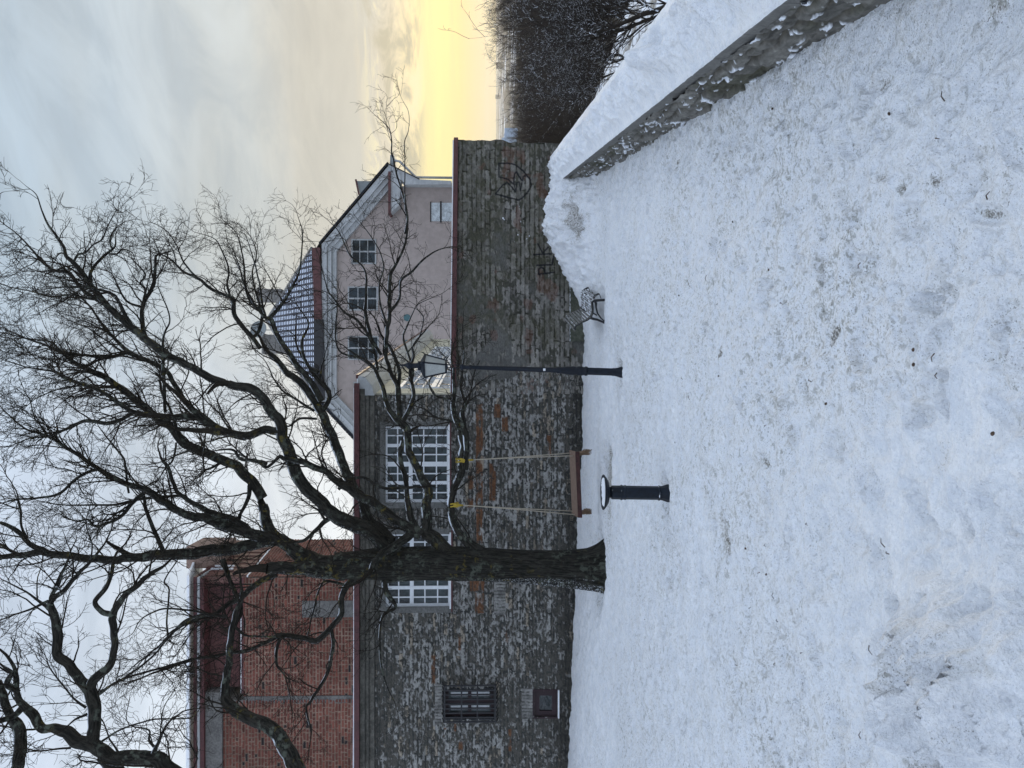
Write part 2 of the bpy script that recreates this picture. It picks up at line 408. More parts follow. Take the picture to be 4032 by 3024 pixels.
def bark_mat(name, base=(0.022, 0.020, 0.017), snow=True, trunk=False):
    mt, b, pr = new_mat(name)
    uv = b.n('ShaderNodeUVMap').outputs[0]
    oc = b.n('ShaderNodeTexCoord').outputs['Object']
    mp = b.n('ShaderNodeMapping', {'Vector': uv, 'Scale': (26.0 if trunk else 24.0, 3.2, 1)}).outputs[0]
    r = b.noise(mp, 1.0, 6, 0.65, 1.2)
    n = b.noise(oc, 9.0, 5, 0.6); big = b.noise(oc, 1.7, 3, 0.5)
    c = b.mix(b.step(r, 0.40, 0.60), tuple(x * 0.42 for x in base), tuple(x * 1.9 for x in base))
    # grey-green and ochre lichen
    c = b.mix(b.math('MULTIPLY', b.step(n, 0.50, 0.64), b.step(big, 0.40, 0.60)), c, (0.085, 0.095, 0.075))
    n2 = b.noise(oc, 6.3, 5, 0.6, 0.4)
    c = b.mix(b.math('MULTIPLY', b.math('MULTIPLY', b.step(n2, 0.56, 0.66), b.step(b.noise(oc, 0.9, 2), 0.48, 0.58)), 0.75), c, (0.12, 0.095, 0.02))
    if snow:
        nr = b.n('ShaderNodeSeparateXYZ', {0: b.n('ShaderNodeNewGeometry').outputs['Normal']}).outputs
        s1 = b.math('MULTIPLY', b.step(nr[2], 0.60, 0.85), b.step(b.noise(oc, 5.0, 5, 0.6), 0.44, 0.52))
        # frost flecks caught in the bark on the windward left side
        px = b.n('ShaderNodeSeparateXYZ', {0: oc}).outputs[2]
        fl = b.math('MULTIPLY', b.step(nr[0], -0.25, -0.85), b.step(b.noise(oc, 30.0, 3, 0.6), 0.55, 0.60))
        fl = b.math('MULTIPLY', fl, b.step(px, 3.5, 0.3)) if trunk else b.math('MULTIPLY', fl, 0.25)
        s1 = b.math('MULTIPLY', s1, 0.0 if trunk else 1.0)
        c = b.mix(b.math('MAXIMUM', s1, fl), c, (0.74, 0.78, 0.83))
    b.nt.links.new(c, pr.inputs['Base Color'])
    pr.inputs['Roughness'].default_value = 0.92; pr.inputs['Specular IOR Level'].default_value = 0.2
    bumped(b, pr, b.math('ADD', r, b.math('MULTIPLY', n, 0.4)), 0.11 if trunk else 0.025, 1.0)
    return mt
M_TRUNK = bark_mat('furrowed_bark', (0.021, 0.020, 0.016), True, True)
M_LIMB = bark_mat('limb_bark', (0.016, 0.0148, 0.0118))
M_TWIG = plain('dark_twigs', (0.020, 0.017, 0.013), 0.9, 0.4, 2.0, bump=0.0, spec=0.1)
M_WTWIG = plain('woodland_twigs', (0.055, 0.045, 0.038), 0.9, 0.3, 0.3, bump=0.0, spec=0.1)
M_SNTWIG = plain('snow_dusted_branches', (0.036, 0.03, 0.025), 0.9, 0.3, 4.0, bump=0.0, snow=0.26, spec=0.1)

# =================================================================== GROUND
def build_ground():
    ys = np.concatenate([np.linspace(-8, 0.9, 24)[:-1], 1.0 * np.exp(np.linspace(0, math.log(20.25), 780))])
    s = np.linspace(-1, 1, 640)
    base = np.sinh(s * 3.0) / math.sinh(3.0)
    Xl = np.where(base < 0, base * 16.0, 0)
    Yg = np.repeat(ys[:, None], len(s), 1)
    par = PARX(ys)[:, None] + 0.25
    Xg = np.where(base[None] < 0, Xl[None], base[None] * par)
    # keep the near part dense all the way to the parapet
    dens = np.sign(s) * np.abs(s) ** 1.5
    wgt = ss(9, 4, Yg)
    Xn = np.where(dens[None] < 0, dens[None] * 16.0, dens[None] * par)
    Xg = Xg * (1 - 0.75 * 1.0) + Xn * 0.75
    Z = gz(Xg, Yg) + bank(Xg, Yg)
    amp = ss(0.5, 2, Yg)
    Z += amp * (fbm(Xg * 0.7, Yg * 0.7, 3, 3) - 0.5) * 0.07
    calm = 0.55 + 0.45 * ss(3.5, 7.5, Yg)
    Z += amp * calm * (fbm(Xg * 3.2, Yg * 2.6, 5, 4) - 0.5) * 0.075
    rid = 1 - np.abs(2 * fbm(Xg * 5.5, Yg * 4.5, 8, 3) - 1)
    Z += amp * calm * (rid - 0.8) * 0.055
    Z += amp * calm * (fbm(Xg * 12, Yg * 10, 9, 3) - 0.5) * 0.036
    # lumps on the ploughed bank
    bk = bank(Xg, Yg); bw = np.clip(bk * 3, 0, 1) * ss(20.2, 19.2, Yg)
    Z += bw * ((1 - np.abs(2 * fbm(Xg * 2.3, Yg * 2.3, 21, 4) - 1)) - 0.75) * 0.46
    Z += bw * ((1 - np.abs(2 * fbm(Xg * 5, Yg * 5, 122, 3) - 1)) - 0.75) * 0.22 + bw * (fbm(Xg * 9, Yg * 9, 22, 3) - 0.5) * 0.05
    # snow piled against the parapet foot
    dpar = PARX(Yg) - Xg
    Z += 0.06 * ss(0.5, 0.0, dpar) * (0.4 + fbm(Yg * 2.2, Yg * 0, 31, 3))
    # mound at the lower left, close to the camera
    md = np.exp(-(((Xg + 1.55) / 0.52) ** 2 + ((Yg - 3.62) / 0.60) ** 2) ** 1.6)
    Z += md * (0.40 + 0.55 * (fbm(Xg * 4.5, Yg * 4.5, 41, 4) - 0.5)) + md * ((1 - np.abs(2 * fbm(Xg * 6, Yg * 7, 42, 3) - 1)) - 0.8) * 0.30
    dirt_and_shade = np.zeros_like(Z)
    dirt_and_shade += 0.95 * md * ss(0.42, 0.6, fbm(Xg * 3, Yg * 3, 44, 4))
    dirt_and_shade += 0.24 * ss(12.0, 9.0, Yg) * ss(2.2, 4.0, Yg) * ss(-0.6, 0.5, Xg / np.maximum(Yg, 1) * 4)
    dirt_and_shade += 0.27 * ss(15.5, 12, Yg) * ss(4.0, 6, Yg) - 0.35 * ss(6.0, 4.0, Yg) * ss(0.4, -0.6, Xg)
    dirt_and_shade += 0.5 * (fbm(Xg * 1.1, Yg * 0.8, 141, 4) - 0.5)
    # trodden prints
    rr = np.random.default_rng(5)
    for k in range(700):
        fy = 2.6 * math.exp(rr.random() * math.log(6.0)); fx = (rr.random() - 0.5) * fy * 1.15
        if fx > PARX(fy) - 0.4: continue
        a = rr.normal(0.15, 0.7); ln = 0.13 + 0.04 * rr.random(); wd = 0.045 + rr.random() * 0.02; dp = 0.012 + 0.034 * rr.random() ** 2
        r0, r1 = np.searchsorted(ys, [fy - 0.35, fy + 0.35]); Xs = Xg[r0:r1]; Ys = Yg[r0:r1]
        u = (Xs - fx) * math.cos(a) - (Ys - fy) * math.sin(a); v = (Xs - fx) * math.sin(a) + (Ys - fy) * math.cos(a)
        q = np.sqrt((u / wd) ** 2 + (v / ln) ** 2)
        Z[r0:r1] += -dp * ss(1.15, 0.75, q) + dp * 0.35 * np.exp(-((q - 1.3) / 0.22) ** 2)
        dirt_and_shade[r0:r1] += (0.9 if rr.random() < 0.03 else 0.35 * rr.random()) * ss(0.9, 0.3, q)
    # streaks of churned grit: (ix, iy, half x, half y)
    for ix, iy, hx, hy, st in ((2780, 1925, 0.16, 0.10, 1.0), (2800, 1990, 0.22, 0.14, 1.0), (2845, 2050, 0.3, 0.12, 1.0), (2815, 2090, 0.2, 0.1, 0.95), (2865, 2150, .35, .10, .95), (2830, 2260, .3, .1, .9), (3700, 1850, .05, .07, 1.25), (3715, 1790, .08, .05, 1.25), (3540, 1300, .04, .07, 1.2), (3480, 700, .04, .08, 1.25), (3560, 745, .03, .05, 1.25),
                               (3690, 720, .05, .1, 1.25), (3980, 745, .09, .04, 1.3), (3620, 2020, .04, .04, 1.3), (3430, 2400, .03, .03, 1.25), (3300, 2780, .05, .04, 1.1), (3960, 40, .07, .12, 1.2), (2310, 2010, .1, .03, 1.1),
                               (2395, 1870, 0.8, .3, .8), (2400, 2050, .9, .3, .7), (3050, 1500, 0.5, 0.5, 0.12), (3350, 1300, .5, .6, .12), (3100, 900, .7, .9, .12), (3950, 2500, .03, .05, 1.25)):
        p = G(ix, iy); q = np.sqrt(((Xg - p[0]) / hx) ** 2 + ((Yg - p[1]) / hy) ** 2)
        dirt_and_shade += st * np.exp(-q ** 2) * (1 if st < 0.9 else (0.55 + 0.9 * (fbm(Xg * 6, Yg * 6, 77, 3) - 0.3)))
    # rubble showing through the bank
    p = P(2255, 850, 17.5); q = np.sqrt(((Xg - p[0]) / 0.75) ** 2 + ((Yg - p[1]) / 0.5) ** 2)
    dirt_and_shade += 1.1 * ss(1.1, 0.3, q + 1.3 * (fbm(Xg * 4, Yg * 4, 55, 4) - 0.5)); Z += 0.08 * (fbm(Xg * 9, Yg * 9, 56, 2) - 0.5) * ss(1.2, 0.5, q)
    p = P(2270, 660, 17.2); q = np.sqrt(((Xg - p[0]) / 0.4) ** 2 + ((Yg - p[1]) / 0.35) ** 2)
    dirt_and_shade += 0.9 * ss(1.0, 0.3, q + 0.9 * (fbm(Xg * 5, Yg * 5, 57, 4) - 0.5))
    # melt ring round the tree, the lamp and the fountain, with painted contact shade
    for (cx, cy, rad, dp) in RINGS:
        q = np.hypot(Xg - cx, Yg - cy); Z += -dp * ss(rad * 1.5, rad, q) + 0.5 * dp * np.exp(-((q - rad * 1.8) / (rad * 0.4)) ** 2); dirt_and_shade += 0.55 * ss(rad * 2.0, rad, q)
    o = grid_mesh('snowy_ground', Xg, Yg, Z, M_SNOW, flip=False, extra=dirt_and_shade)
    tag(o, 'trodden grey-white snow covering the terrace', None, None, 'structure')
    return o

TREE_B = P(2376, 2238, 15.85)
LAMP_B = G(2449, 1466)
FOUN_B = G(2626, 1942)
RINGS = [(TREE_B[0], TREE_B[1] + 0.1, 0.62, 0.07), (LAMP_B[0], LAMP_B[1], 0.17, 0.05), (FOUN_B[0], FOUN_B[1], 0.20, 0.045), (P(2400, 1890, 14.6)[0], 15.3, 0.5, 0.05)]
build_ground()

# everything beyond the parapet: slope, valley floor and the plain to the horizon
def build_valley():
    r = np.concatenate([np.linspace(0, 30, 40), 30 * np.exp(np.linspace(0.04, math.log(400), 90))])
    a = np.linspace(-1, 1, 90)
    # sheet east and north of the terrace, laid out from the parapet line
    Yv = np.concatenate([np.linspace(-40, 60, 70), 60 * np.exp(np.linspace(0.05, math.log(150), 80))])
    Xo = r
    X = PARX(np.clip(Yv, -40, 21))[:, None] + 0.55 + Xo[None] * np.ones_like(Yv)[:, None]
    Y = np.repeat(Yv[:, None], len(Xo), 1)
    d = np.minimum(Xo[None] * np.ones_like(Y), 1e9)
    Z = -0.35 - 12 * ss(0, 26, d) - 16 * ss(40, 500, d) + 1.2 * (fbm(X * 0.05, Y * 0.05, 3, 3) - 0.5) * ss(5, 30, d)
    o = grid_mesh('valley_ground', X, Y, Z, M_LAND, extra=np.zeros_like(Z))
    tag(o, 'snowy slope and plain below the terrace', None, None, 'structure')
    Xf = np.concatenate([-np.exp(np.linspace(math.log(12000), math.log(40), 50)), [0.0, 4.0]])
    Yf = 62 * np.exp(np.linspace(0, math.log(150), 60))
    X, Y = np.meshgrid(Xf, Yf); X = X + 5.8; Z = -1 - 27.3 * ss(70, 500, Y)
    o = grid_mesh('far_plain', X, Y, Z, M_LAND, extra=np.zeros_like(Z))
    tag(o, 'plain stretching away behind the houses', None, None, 'structure')
def land_mat():
    mt, b, pr = new_mat('winter_land')
    ps = b.n('ShaderNodeNewGeometry').outputs['Position']
    mp = b.n('ShaderNodeMapping', {'Vector': ps, 'Scale': (1.0, 0.25, 1.0)}).outputs[0]
    n = b.noise(mp, 0.012, 6, 0.65)
    dist = b.n('ShaderNodeSeparateXYZ', {0: ps}).outputs[1]
    far = b.step(dist, 150, 600)
    thr = b.math('MULTIPLY', b.step(n, 0.40, 0.50), far)
    c = b.mix(thr, (0.78, 0.80, 0.84), (0.035, 0.04, 0.04))
    near = b.mix(b.step(b.noise(ps, 0.7, 5, 0.7), 0.45, 0.6), (0.75, 0.78, 0.82), (0.16, 0.15, 0.13))
    brush_and_shade = b.mix(b.step(b.noise(ps, 0.35, 6, 0.7), 0.58, 0.68), (0.09, 0.08, 0.066), (0.6, 0.63, 0.68))  # brush and litter, darkened to paint in the wood's shade on the ground
    near = b.mix(b.step(dist, 22, 36), near, brush_and_shade)
    c = b.mix(far, near, c)
    b.nt.links.new(c, pr.inputs['Base Color']); pr.inputs['Roughness'].default_value = 0.9
    return mt
M_LAND = land_mat()
build_valley()

# =================================================================== STONE AND BRICK SURFACES
def courses(U, Z, seed, hmin, hmax, lmin, lmax, warp=0.02, regular=False):
    rr = np.random.default_rng(seed)
    Uw = U + warp * 1.6 * (fbm(U * 2.2, Z * 5, seed, 3) - 0.5) * 2
    Zw = Z + warp * (fbm(U * 1.4, Z * 3, seed + 1, 3) - 0.5) * 2
    z0, z1 = Z.min() - 0.3, Z.max() + 0.3
    hs = [z0]
    while hs[-1] < z1: hs.append(hs[-1] + rr.uniform(hmin, hmax))
    hs = np.array(hs); row = np.clip(np.searchsorted(hs, Zw) - 1, 0, len(hs) - 2)
    dz = np.minimum(Zw - hs[row], hs[row + 1] - Zw)
    du = np.zeros_like(Uw); sid = np.zeros(Uw.shape, int)
    u0, u1 = U.min() - 1, U.max() + 1
    for r in np.unique(row):
        mk = row == r; e = [u0 + rr.uniform(0, lmax)]
        if regular: e = [u0 + (0.5 if r % 2 else 0) * lmin + rr.uniform(-0.03, .03)]
        while e[-1] < u1: e.append(e[-1] + (rr.uniform(lmin, lmax) if not regular else lmin * (0.5 if (rr.random() < 0.3 or r % 5 == 0) else 1)))
        e = np.array(e); k = np.clip(np.searchsorted(e, Uw[mk]) - 1, 0, len(e) - 2)
        du[mk] = np.minimum(Uw[mk] - e[k], e[k + 1] - Uw[mk]); sid[mk] = r * 4099 + k
    rnd = _hash(sid.astype(float), np.full(sid.shape, seed, float), 3)
    rnd2 = _hash(sid.astype(float), np.full(sid.shape, seed + 5, float), 9)
    return dz, du, rnd, rnd2, row

ORANGE = [  # ix0, ix1, iy0, iy1 of rust-coloured stones
    (1873, 1902, 1590, 2140), (1945, 1972, 1588, 1645), (1975, 2002, 1640, 1700), (1925, 1953, 1823, 1972), (1842, 1868, 1872, 1928), (1840, 1866, 1960, 2000),
    (1868, 1898, 2150, 2170), (1848, 1908, 2284, 2330), (1870, 1908, 2330, 2416), (2150, 2172, 1712, 1800), (1697, 1716, 2577, 2690), (1803, 1816, 2498, 2560),
    (1785, 1800, 2845, 2880), (1805, 1822, 2915, 2950), (1990, 2002, 2480, 2530), (1745, 1760, 2860, 2900), (2000, 2015, 2870, 2960)]
def build_stone_front(parent):
    st = 0.0155
    u = np.arange(-12.4, 0.75, st); z = np.arange(-0.2, 5.86, st)
    U, Z = np.meshgrid(u, z)
    dz, du, rnd, rnd2, row = courses(U, Z, 101, 0.062, 0.125, 0.14, 0.62, 0.022)
    rag = (fbm(U * 12, Z * 17, 7, 3) - 0.5) * 0.085
    d = np.minimum(dz, du * 0.9) + rag
    m = ss(0.000, 0.014, d)
    # zones: 0 = smeared with mortar, 1 = clean stone faces
    big = fbm(U * 0.35, Z * 0.6, 13, 3)
    smear = ss(0.52, 0.72, big + 0.30 * ss(4.3, 5.5, Z) + 0.15 * ss(1.0, 0.2, Z))
    mott = fbm(U * 9.5, Z * 19, 17, 4, 0.68)
    light = ss(0.44, 0.56, mott + (rnd - 0.5) * 0.16 - smear * 0.12 + 0.06 * (fbm(U * .9, Z * 1.3, 117, 3) - .5))
    m2 = m * (0.12 + 0.88 * light)
    h = m2 * (0.022 + 0.02 * rnd2) + 0.012 * fbm(U * 20, Z * 24, 19, 2)
    grey = 0.175 + 0.12 * rnd
    c = np.stack([grey * 1.0, grey * 0.985, grey * 0.93], -1)
    warmst = (rnd2 > 0.90)[..., None]
    c = np.where(warmst, c * np.array([1.02, 0.90, 0.76]), c)
    dark = np.stack([0.058 + 0 * U, 0.060 + 0 * U, 0.056 + 0 * U], -1) * (0.75 + 0.8 * fbm(U * 4, Z * 6, 23, 3))[..., None]
    flk = np.array([0.074, 0.070, 0.061]) * (0.7 + 0.6 * fbm(U * 6, Z * 9, 27, 3))[..., None]
    lt_ = light[..., None]; c = flk * (1 - lt_) + c * lt_; c = dark * 0.62 * (1 - m[..., None]) + c * m[..., None]
    # rust coloured stones
    for a, b_, y0, y1 in ORANGE:
        x0 = P(1900, y1, 20)[0]; x1 = P(1900, y0, 20)[0]; zt = P(a, 1512, 20)[2]; zb = P(b_, 1512, 20)[2]
        jag = 0.03 * (fbm(U * 6, Z * 6, 29, 2) - 0.5)
        mk = ss(0, 0.02, np.minimum(np.minimum(U - x0, x1 - U), np.minimum(Z - zb, zt - Z)) + jag) * (0.35 + 0.65 * m) * ss(0.25, 0.5, fbm(U * 5, Z * 8, 31, 3))
        oc_ = np.array([0.115, 0.056, 0.030]) * (0.7 + 0.8 * fbm(U * 9, Z * 12, 33, 3))[..., None]
        c = c * (1 - mk[..., None]) + oc_ * mk[..., None]
    # upright stones over the small windows
    for (ia, ib, y0, y1) in ((1712, 1740, 2690, 2850), (2055, 2098, 2712, 2832), (1945, 1990, 2270, 2420)):
        x0 = P(1900, y1, 20)[0]; x1 = P(1900, y0, 20)[0]; zt = P(ia, 1512, 20)[2]; zb = P(ib, 1512, 20)[2]
        ins = (U > x0) & (U < x1) & (Z > zb) & (Z < zt)
        k = np.abs(((U + 0.03 * fbm(U * 3, Z * 9, 3, 2)) / 0.085) % 1 - 0.5) * 2
        mm = ss(0.95, 0.7, k + 0.6 * (fbm(U * 14, Z * 14, 4, 2) - 0.5))
        g = (0.07 + 0.15 * mm * fbm(U * 8, Z * 5, 6, 3) * 1.5)[..., None] * np.array([1, 0.98, 0.92])
        c = np.where(ins[..., None], g, c); h = np.where(ins, 0.012 + 0.02 * mm, h)
    # wall colour darker towards the foot
    ft = ss(0.55, 0.1, Z - gz(U, 20.0) + 0.3 * (fbm(U * 1.5, Z * 3, 41, 3) - 0.5))[..., None]
    c = c * (1 - 0.45 * ft)
    # plastered jambs round the white windows
    keep = (U < -0.285) | ((Z < 3.33) & (U < 0.22 + 0.9 * (fbm(U * 2.2, Z * 2.6, 141, 4) - 0.5) + 0.12 * np.sin(Z * 2)))
    h = np.where(U > -0.28, h + 0.012, h)
    for (xa, xb, za, zb, mgn) in HOLES:
        nr_ = (U > xa - mgn) & (U < xb + mgn) & (Z > za - mgn * 0.3) & (Z < zb + 0.1)
        if mgn > 0.05:
            g = 0.125 * (0.7 + 0.6 * fbm(U * 3, Z * 3, 51, 3))[..., None] * np.array([1, 1, 0.95])
            c = np.where(nr_[..., None], g, c); h = np.where(nr_, 0.035, h)
        keep &= ~((U > xa - 0.002) & (U < xb - st) & (Z > za - 0.002) & (Z < zb - st))
    # snow line at the foot
    o = grid_mesh('stone_front', U, 20.0 - h, Z, M_STONE, parent, col=c, keep=keep, flip=False)
    return o

def rect(ix0, ix1, iy0, iy1, Y):
    """pixel box -> x0,x1,z0,z1 on a frontal plane at depth Y"""
    return P(1900, iy1, Y)[0], P(1900, iy0, Y)[0], P(ix1, 1512, Y)[2], P(ix0, 1512, Y)[2]
W1 = rect(1512, 1770, 1678, 1979, 20); W2 = rect(1516, 1775, 2100, 2390, 20)
WB = rect(1752, 1945, 2712, 2828, 20); WS = rect(2103, 2195, 2721, 2824, 20)
HOLES = [(*W1, 0.13), (*W2, 0.13), (*WB, 0.0), (*WS, 0.0)]

stone_house = empty('stone_building', (-6, 20, 0), label='long grey limestone building with white multi-pane windows behind the bare tree', cat='building')
build_stone_front(stone_house)
b = MB()   # core of the building behind the face, leaving the window recesses free
b.box(-12.4, -0.45, 20.5, 28.6, -0.3, 5.85)
b.box(-12.4, -0.3, 20.02, 20.06, 5.2, 5.85)
b.box(-12.5, -12.4, 20.0, 28.6, -0.3, 5.85)
b.build('core_wall', M_PLASTER, stone_house)
# cornice in steps
b = MB()
for (a, c_, pr_) in ((1424, 1443, 0.26), (1443, 1456, 0.17), (1456, 1476, 0.08)):
    zt = P(a, 1512, 20)[2]; zb = P(c_, 1512, 20)[2]
    b.box(-12.5, -0.28 + pr_ * 0.6, 20.0 - 0.03 - pr_, 20.2, zb, zt + (0.0 if a == 1424 else -0.003))
b.build('cornice', M_CORNICE, stone_house, bevel=0.012)
zt = P(1406, 1512, 20)[2]; zb = P(1426, 1512, 20)[2]
b = MB(); b.box(-12.6, 0.02, 19.55, 19.63, zb + 0.0, zt); b.box(-12.6, 0.02, 19.63, 20.6, zt - 0.03, zt - 0.004); b.build('eaves_flashing', M_FLASH, stone_house, bevel=0.006)
b = MB(); b.prism([(-12.6, 19.60, zt), (-0.1, 19.60, zt), (-0.1, 19.60, zt + 0.02), (-7.5, 19.6, zt + 0.03), (-12.6, 19.60, zt + 0.05)], (0, 9.0, 0.25)); b.build('roof_snow', M_SNOWC, stone_house)

def sash_window(name, r, Y, parent, cols, rows, split, fw=0.07, bw=0.028, mat=M_WHITE, glass=M_GLASS, recess=0.14, thick=()):
    """cols/rows: fractions of the bar centres; split: heavier bars"""
    x0, x1, z0, z1 = r
    root = MB()
    y0 = Y + recess - 0.05; y1 = Y + recess + 0.03
    root.box(x0, x0 + fw, y0, y1, z0, z1); root.box(x1 - fw, x1, y0, y1, z0, z1)
    root.box(x0 + fw, x1 - fw, y0, y1, z0, z0 + fw); root.box(x0 + fw, x1 - fw, y0, y1, z1 - fw, z1)
    wd = x1 - x0; hg = z1 - z0
    for f, ww in cols: root.box(x0 + wd * f - ww / 2, x0 + wd * f + ww / 2, y0 + (0.004 if ww > bw else 0.02), y1 - 0.004, z0 + fw, z1 - fw)
    for f, ww in rows: root.box(x0 + fw, x1 - fw, y0 + (0.008 if ww > bw else 0.024), y1 - 0.008, z0 + hg * f - ww / 2, z0 + hg * f + ww / 2)
    o = root.build(name, mat, parent)
    g = MB(); g.box(x0 + fw * 0.5, x1 - fw * 0.5, y1 - 0.035, y1 - 0.028, z0 + fw * 0.5, z1 - fw * 0.5); g.build('pane', glass, o)
    return o
def reveal(r, Y, parent, mat, dep=0.22, name='window_reveal', sill=0.0):
    x0, x1, z0, z1 = r; b = MB(); t = 0.04
    b.box(x0 - t, x0 - 0.001, Y - 0.034, Y + dep, z0 - t, z1 + t); b.box(x1 + 0.001, x1 + t, Y - 0.034, Y + dep, z0 - t, z1 + t)
    b.box(x0 - 0.001, x1 + 0.001, Y - 0.034, Y + dep, z1 + 0.001, z1 + t); b.box(x0 - 0.001, x1 + 0.001, Y - 0.034 - sill, Y + dep, z0 - t, z0 - 0.001)
    b.box(x0 - t, x1 + t, Y + dep, Y + dep + 0.03, z0 - t, z1 + t)
    return b.build(name, mat, parent)
cols8 = [(0.125 + 0.0, 0.03), (0.255, 0.085), (0.375, 0.03), (0.5, 0.12), (0.625, 0.03), (0.745, 0.085), (0.875, 0.03)]
rowsW = [(0.205, 0.03), (0.40, 0.03), (0.60, 0.10), (0.80, 0.03)]
for r in (W1, W2):
    reveal(r, 20.0, stone_house, M_PLASTER)
    sash_window('window', r, 20.0, stone_house, cols8, rowsW, None, fw=0.075)
    b = MB(); b.box(r[0] - 0.1, r[1] + 0.1, 19.91, 20.02, r[2] - 0.05, r[2] - 0.012); b.build('window_sill', M_FLASH, stone_house)
    b = MB(); b.box(r[0] - 0.02, r[1] + 0.04, 19.90, 20.08, r[2] - 0.012, r[2] + 0.028); b.build('sill_snow', M_SNOWC, stone_house, bevel=0.012)
# barred window
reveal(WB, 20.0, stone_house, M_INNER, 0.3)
x0, x1, z0, z1 = WB
wo = sash_window('window', WB, 20.05, stone_house, [(0.5, 0.10)], [(0.50, 0.09)], None, fw=0.09, mat=M_DARKRED)
b = MB(); wd = x1 - x0
for f in (0.28, 0.74): b.box(x0 + wd * (f - 0.07), x0 + wd * (f + 0.07), 20.172, 20.176, z0 + 0.12, z1 - 0.14)
b.build('curtain', M_CURTAIN, wo)
cage = MB(); X0, X1, Z0, Z1 = rect(1739, 1962, 2699, 2842, 19.72)
nb = 9
for i in range(nb):
    x = X0 + (X1 - X0) * i / (nb - 1); cage.bar((x, 19.72, Z0 + .05), (x, 19.72, Z1 - .05), 0.034, 0.034)
    cage.bar((x, 19.72, Z1 - .05), (x, 19.97, Z1 + 0.0), 0.02, 0.02, up=(1, 0, 0)); cage.bar((x, 19.72, Z0 + .05), (x, 19.97, Z0 + 0.0), 0.02, 0.02, up=(1, 0, 0))
for f in (0.02, 0.36, 0.66, 0.98):
    z = Z0 + .05 + (Z1 - Z0 - .1) * f; cage.bar((X0, 19.70, z), (X1, 19.70, z), 0.022, 0.04); cage.bar((X0, 19.70, z), (X0, 19.98, z), 0.02, 0.02); cage.bar((X1, 19.70, z), (X1, 19.98, z), 0.02, 0.02)
cage.build('window_grille', M_BLACK, stone_house)
# small dark red window
reveal(WS, 20.0, stone_house, M_DARKRED, 0.2)
x0, x1, z0, z1 = WS
sash_window('window', WS, 19.93, stone_house, [], [], None, fw=0.14, mat=M_DARKRED)
b = MB(); b.box(x0 - 0.02, x1 + 0.03, 19.90, 20.04, z0 - 0.045, z0 - 0.005); b.build('sill_snow', M_SNOWC, stone_house, bevel=0.012)

# east wing running away from the viewer, with its long glazed wall
SX = lambda y: -0.28 + 0.131 * (y - 20.0)
def side_pt(y, z, out=0.0): return (SX(y) + out, y, z)
b = MB(); b.prism([side_pt(20.62, -0.3, -0.05), side_pt(39.4, -0.3, -0.05), side_pt(39.4, 5.8, -0.05), side_pt(20.62, 5.8, -0.05)], (-5, 0, 0)); b.prism([side_pt(20.06, -0.3, -0.05), side_pt(20.6, -0.3, -0.05), side_pt(20.6, 5.8, -0.05), side_pt(20.06, 5.8, -0.05)], (-0.2, 0, 0)); b.build('wing_wall', M_CREAM, stone_house)
b = MB()
for (ya, yb, za, zb) in ((20.06, 21.0, 2.3, 5.0), (21.0, 34.4, 5.02, 5.8), (34.4, 39.4, 2.3, 5.8), (20.06, 21.0, 5.02, 5.8), (21.0, 34.4, -.3, 2.2)):
    b.prism([side_pt(ya, za, -0.049), side_pt(yb, za, -0.049), side_pt(yb, zb, -0.049), side_pt(ya, zb, -0.049)], (0.08, 0, 0))
b.build('wing_render', M_CREAM, stone_house)
b = MB(); b.prism([side_pt(21.0, 2.0, -0.047), side_pt(34.4, 2.0, -0.047), side_pt(34.4, 5.0, -0.047), side_pt(21.0, 5.0, -0.047)], (0.01, 0, 0)); gl = b.build('glazed_wall', M_GLASSW, stone_house)
b = MB()
for i, y in enumerate(np.linspace(21.05, 34.3, 22)):
    ww = 0.11 if i % 3 == 0 else 0.05
    b.bar(side_pt(y, 2.0, 0.01), side_pt(y, 5.0, 0.01), ww, 0.06, up=(0, 1, 0))
for z, ww in ((4.96, 0.09), (4.66, 0.04), (4.34, 0.04), (4.06, 0.13), (3.92, 0.06), (3.6, 0.04), (3.3, 0.04), (2.9, .04)):
    b.bar(side_pt(21.0, z, 0.012), side_pt(34.4, z, 0.012), 0.066, ww)
b.build('glazing_bars', M_WHITE, gl)
b = MB(); b.prism([side_pt(19.75, 5.45, 0.02), side_pt(19.75, 5.86, 0.02), side_pt(19.75, 5.86, 0.52), side_pt(19.75, 5.7, 0.50), side_pt(19.75, 5.52, 0.28)], (0.131 * 19.8, 19.8, 0)); b.build('wing_cornice', M_TRIM, stone_house)
b = MB(); b.bar(side_pt(19.75, 5.88, 0.5), side_pt(39.6, 5.88, 0.5), 0.10, 0.07); b.build('wing_gutter', M_FLASH, stone_house)
b = MB(); b.prism([side_pt(20.2, 5.92, -5), side_pt(20.2, 5.92, 0.5), side_pt(39.6, 5.92, 0.5), side_pt(39.6, 5.92, -5)], (0, 0, 0.05)); b.build('wing_roof_snow', M_SNOWC, stone_house)

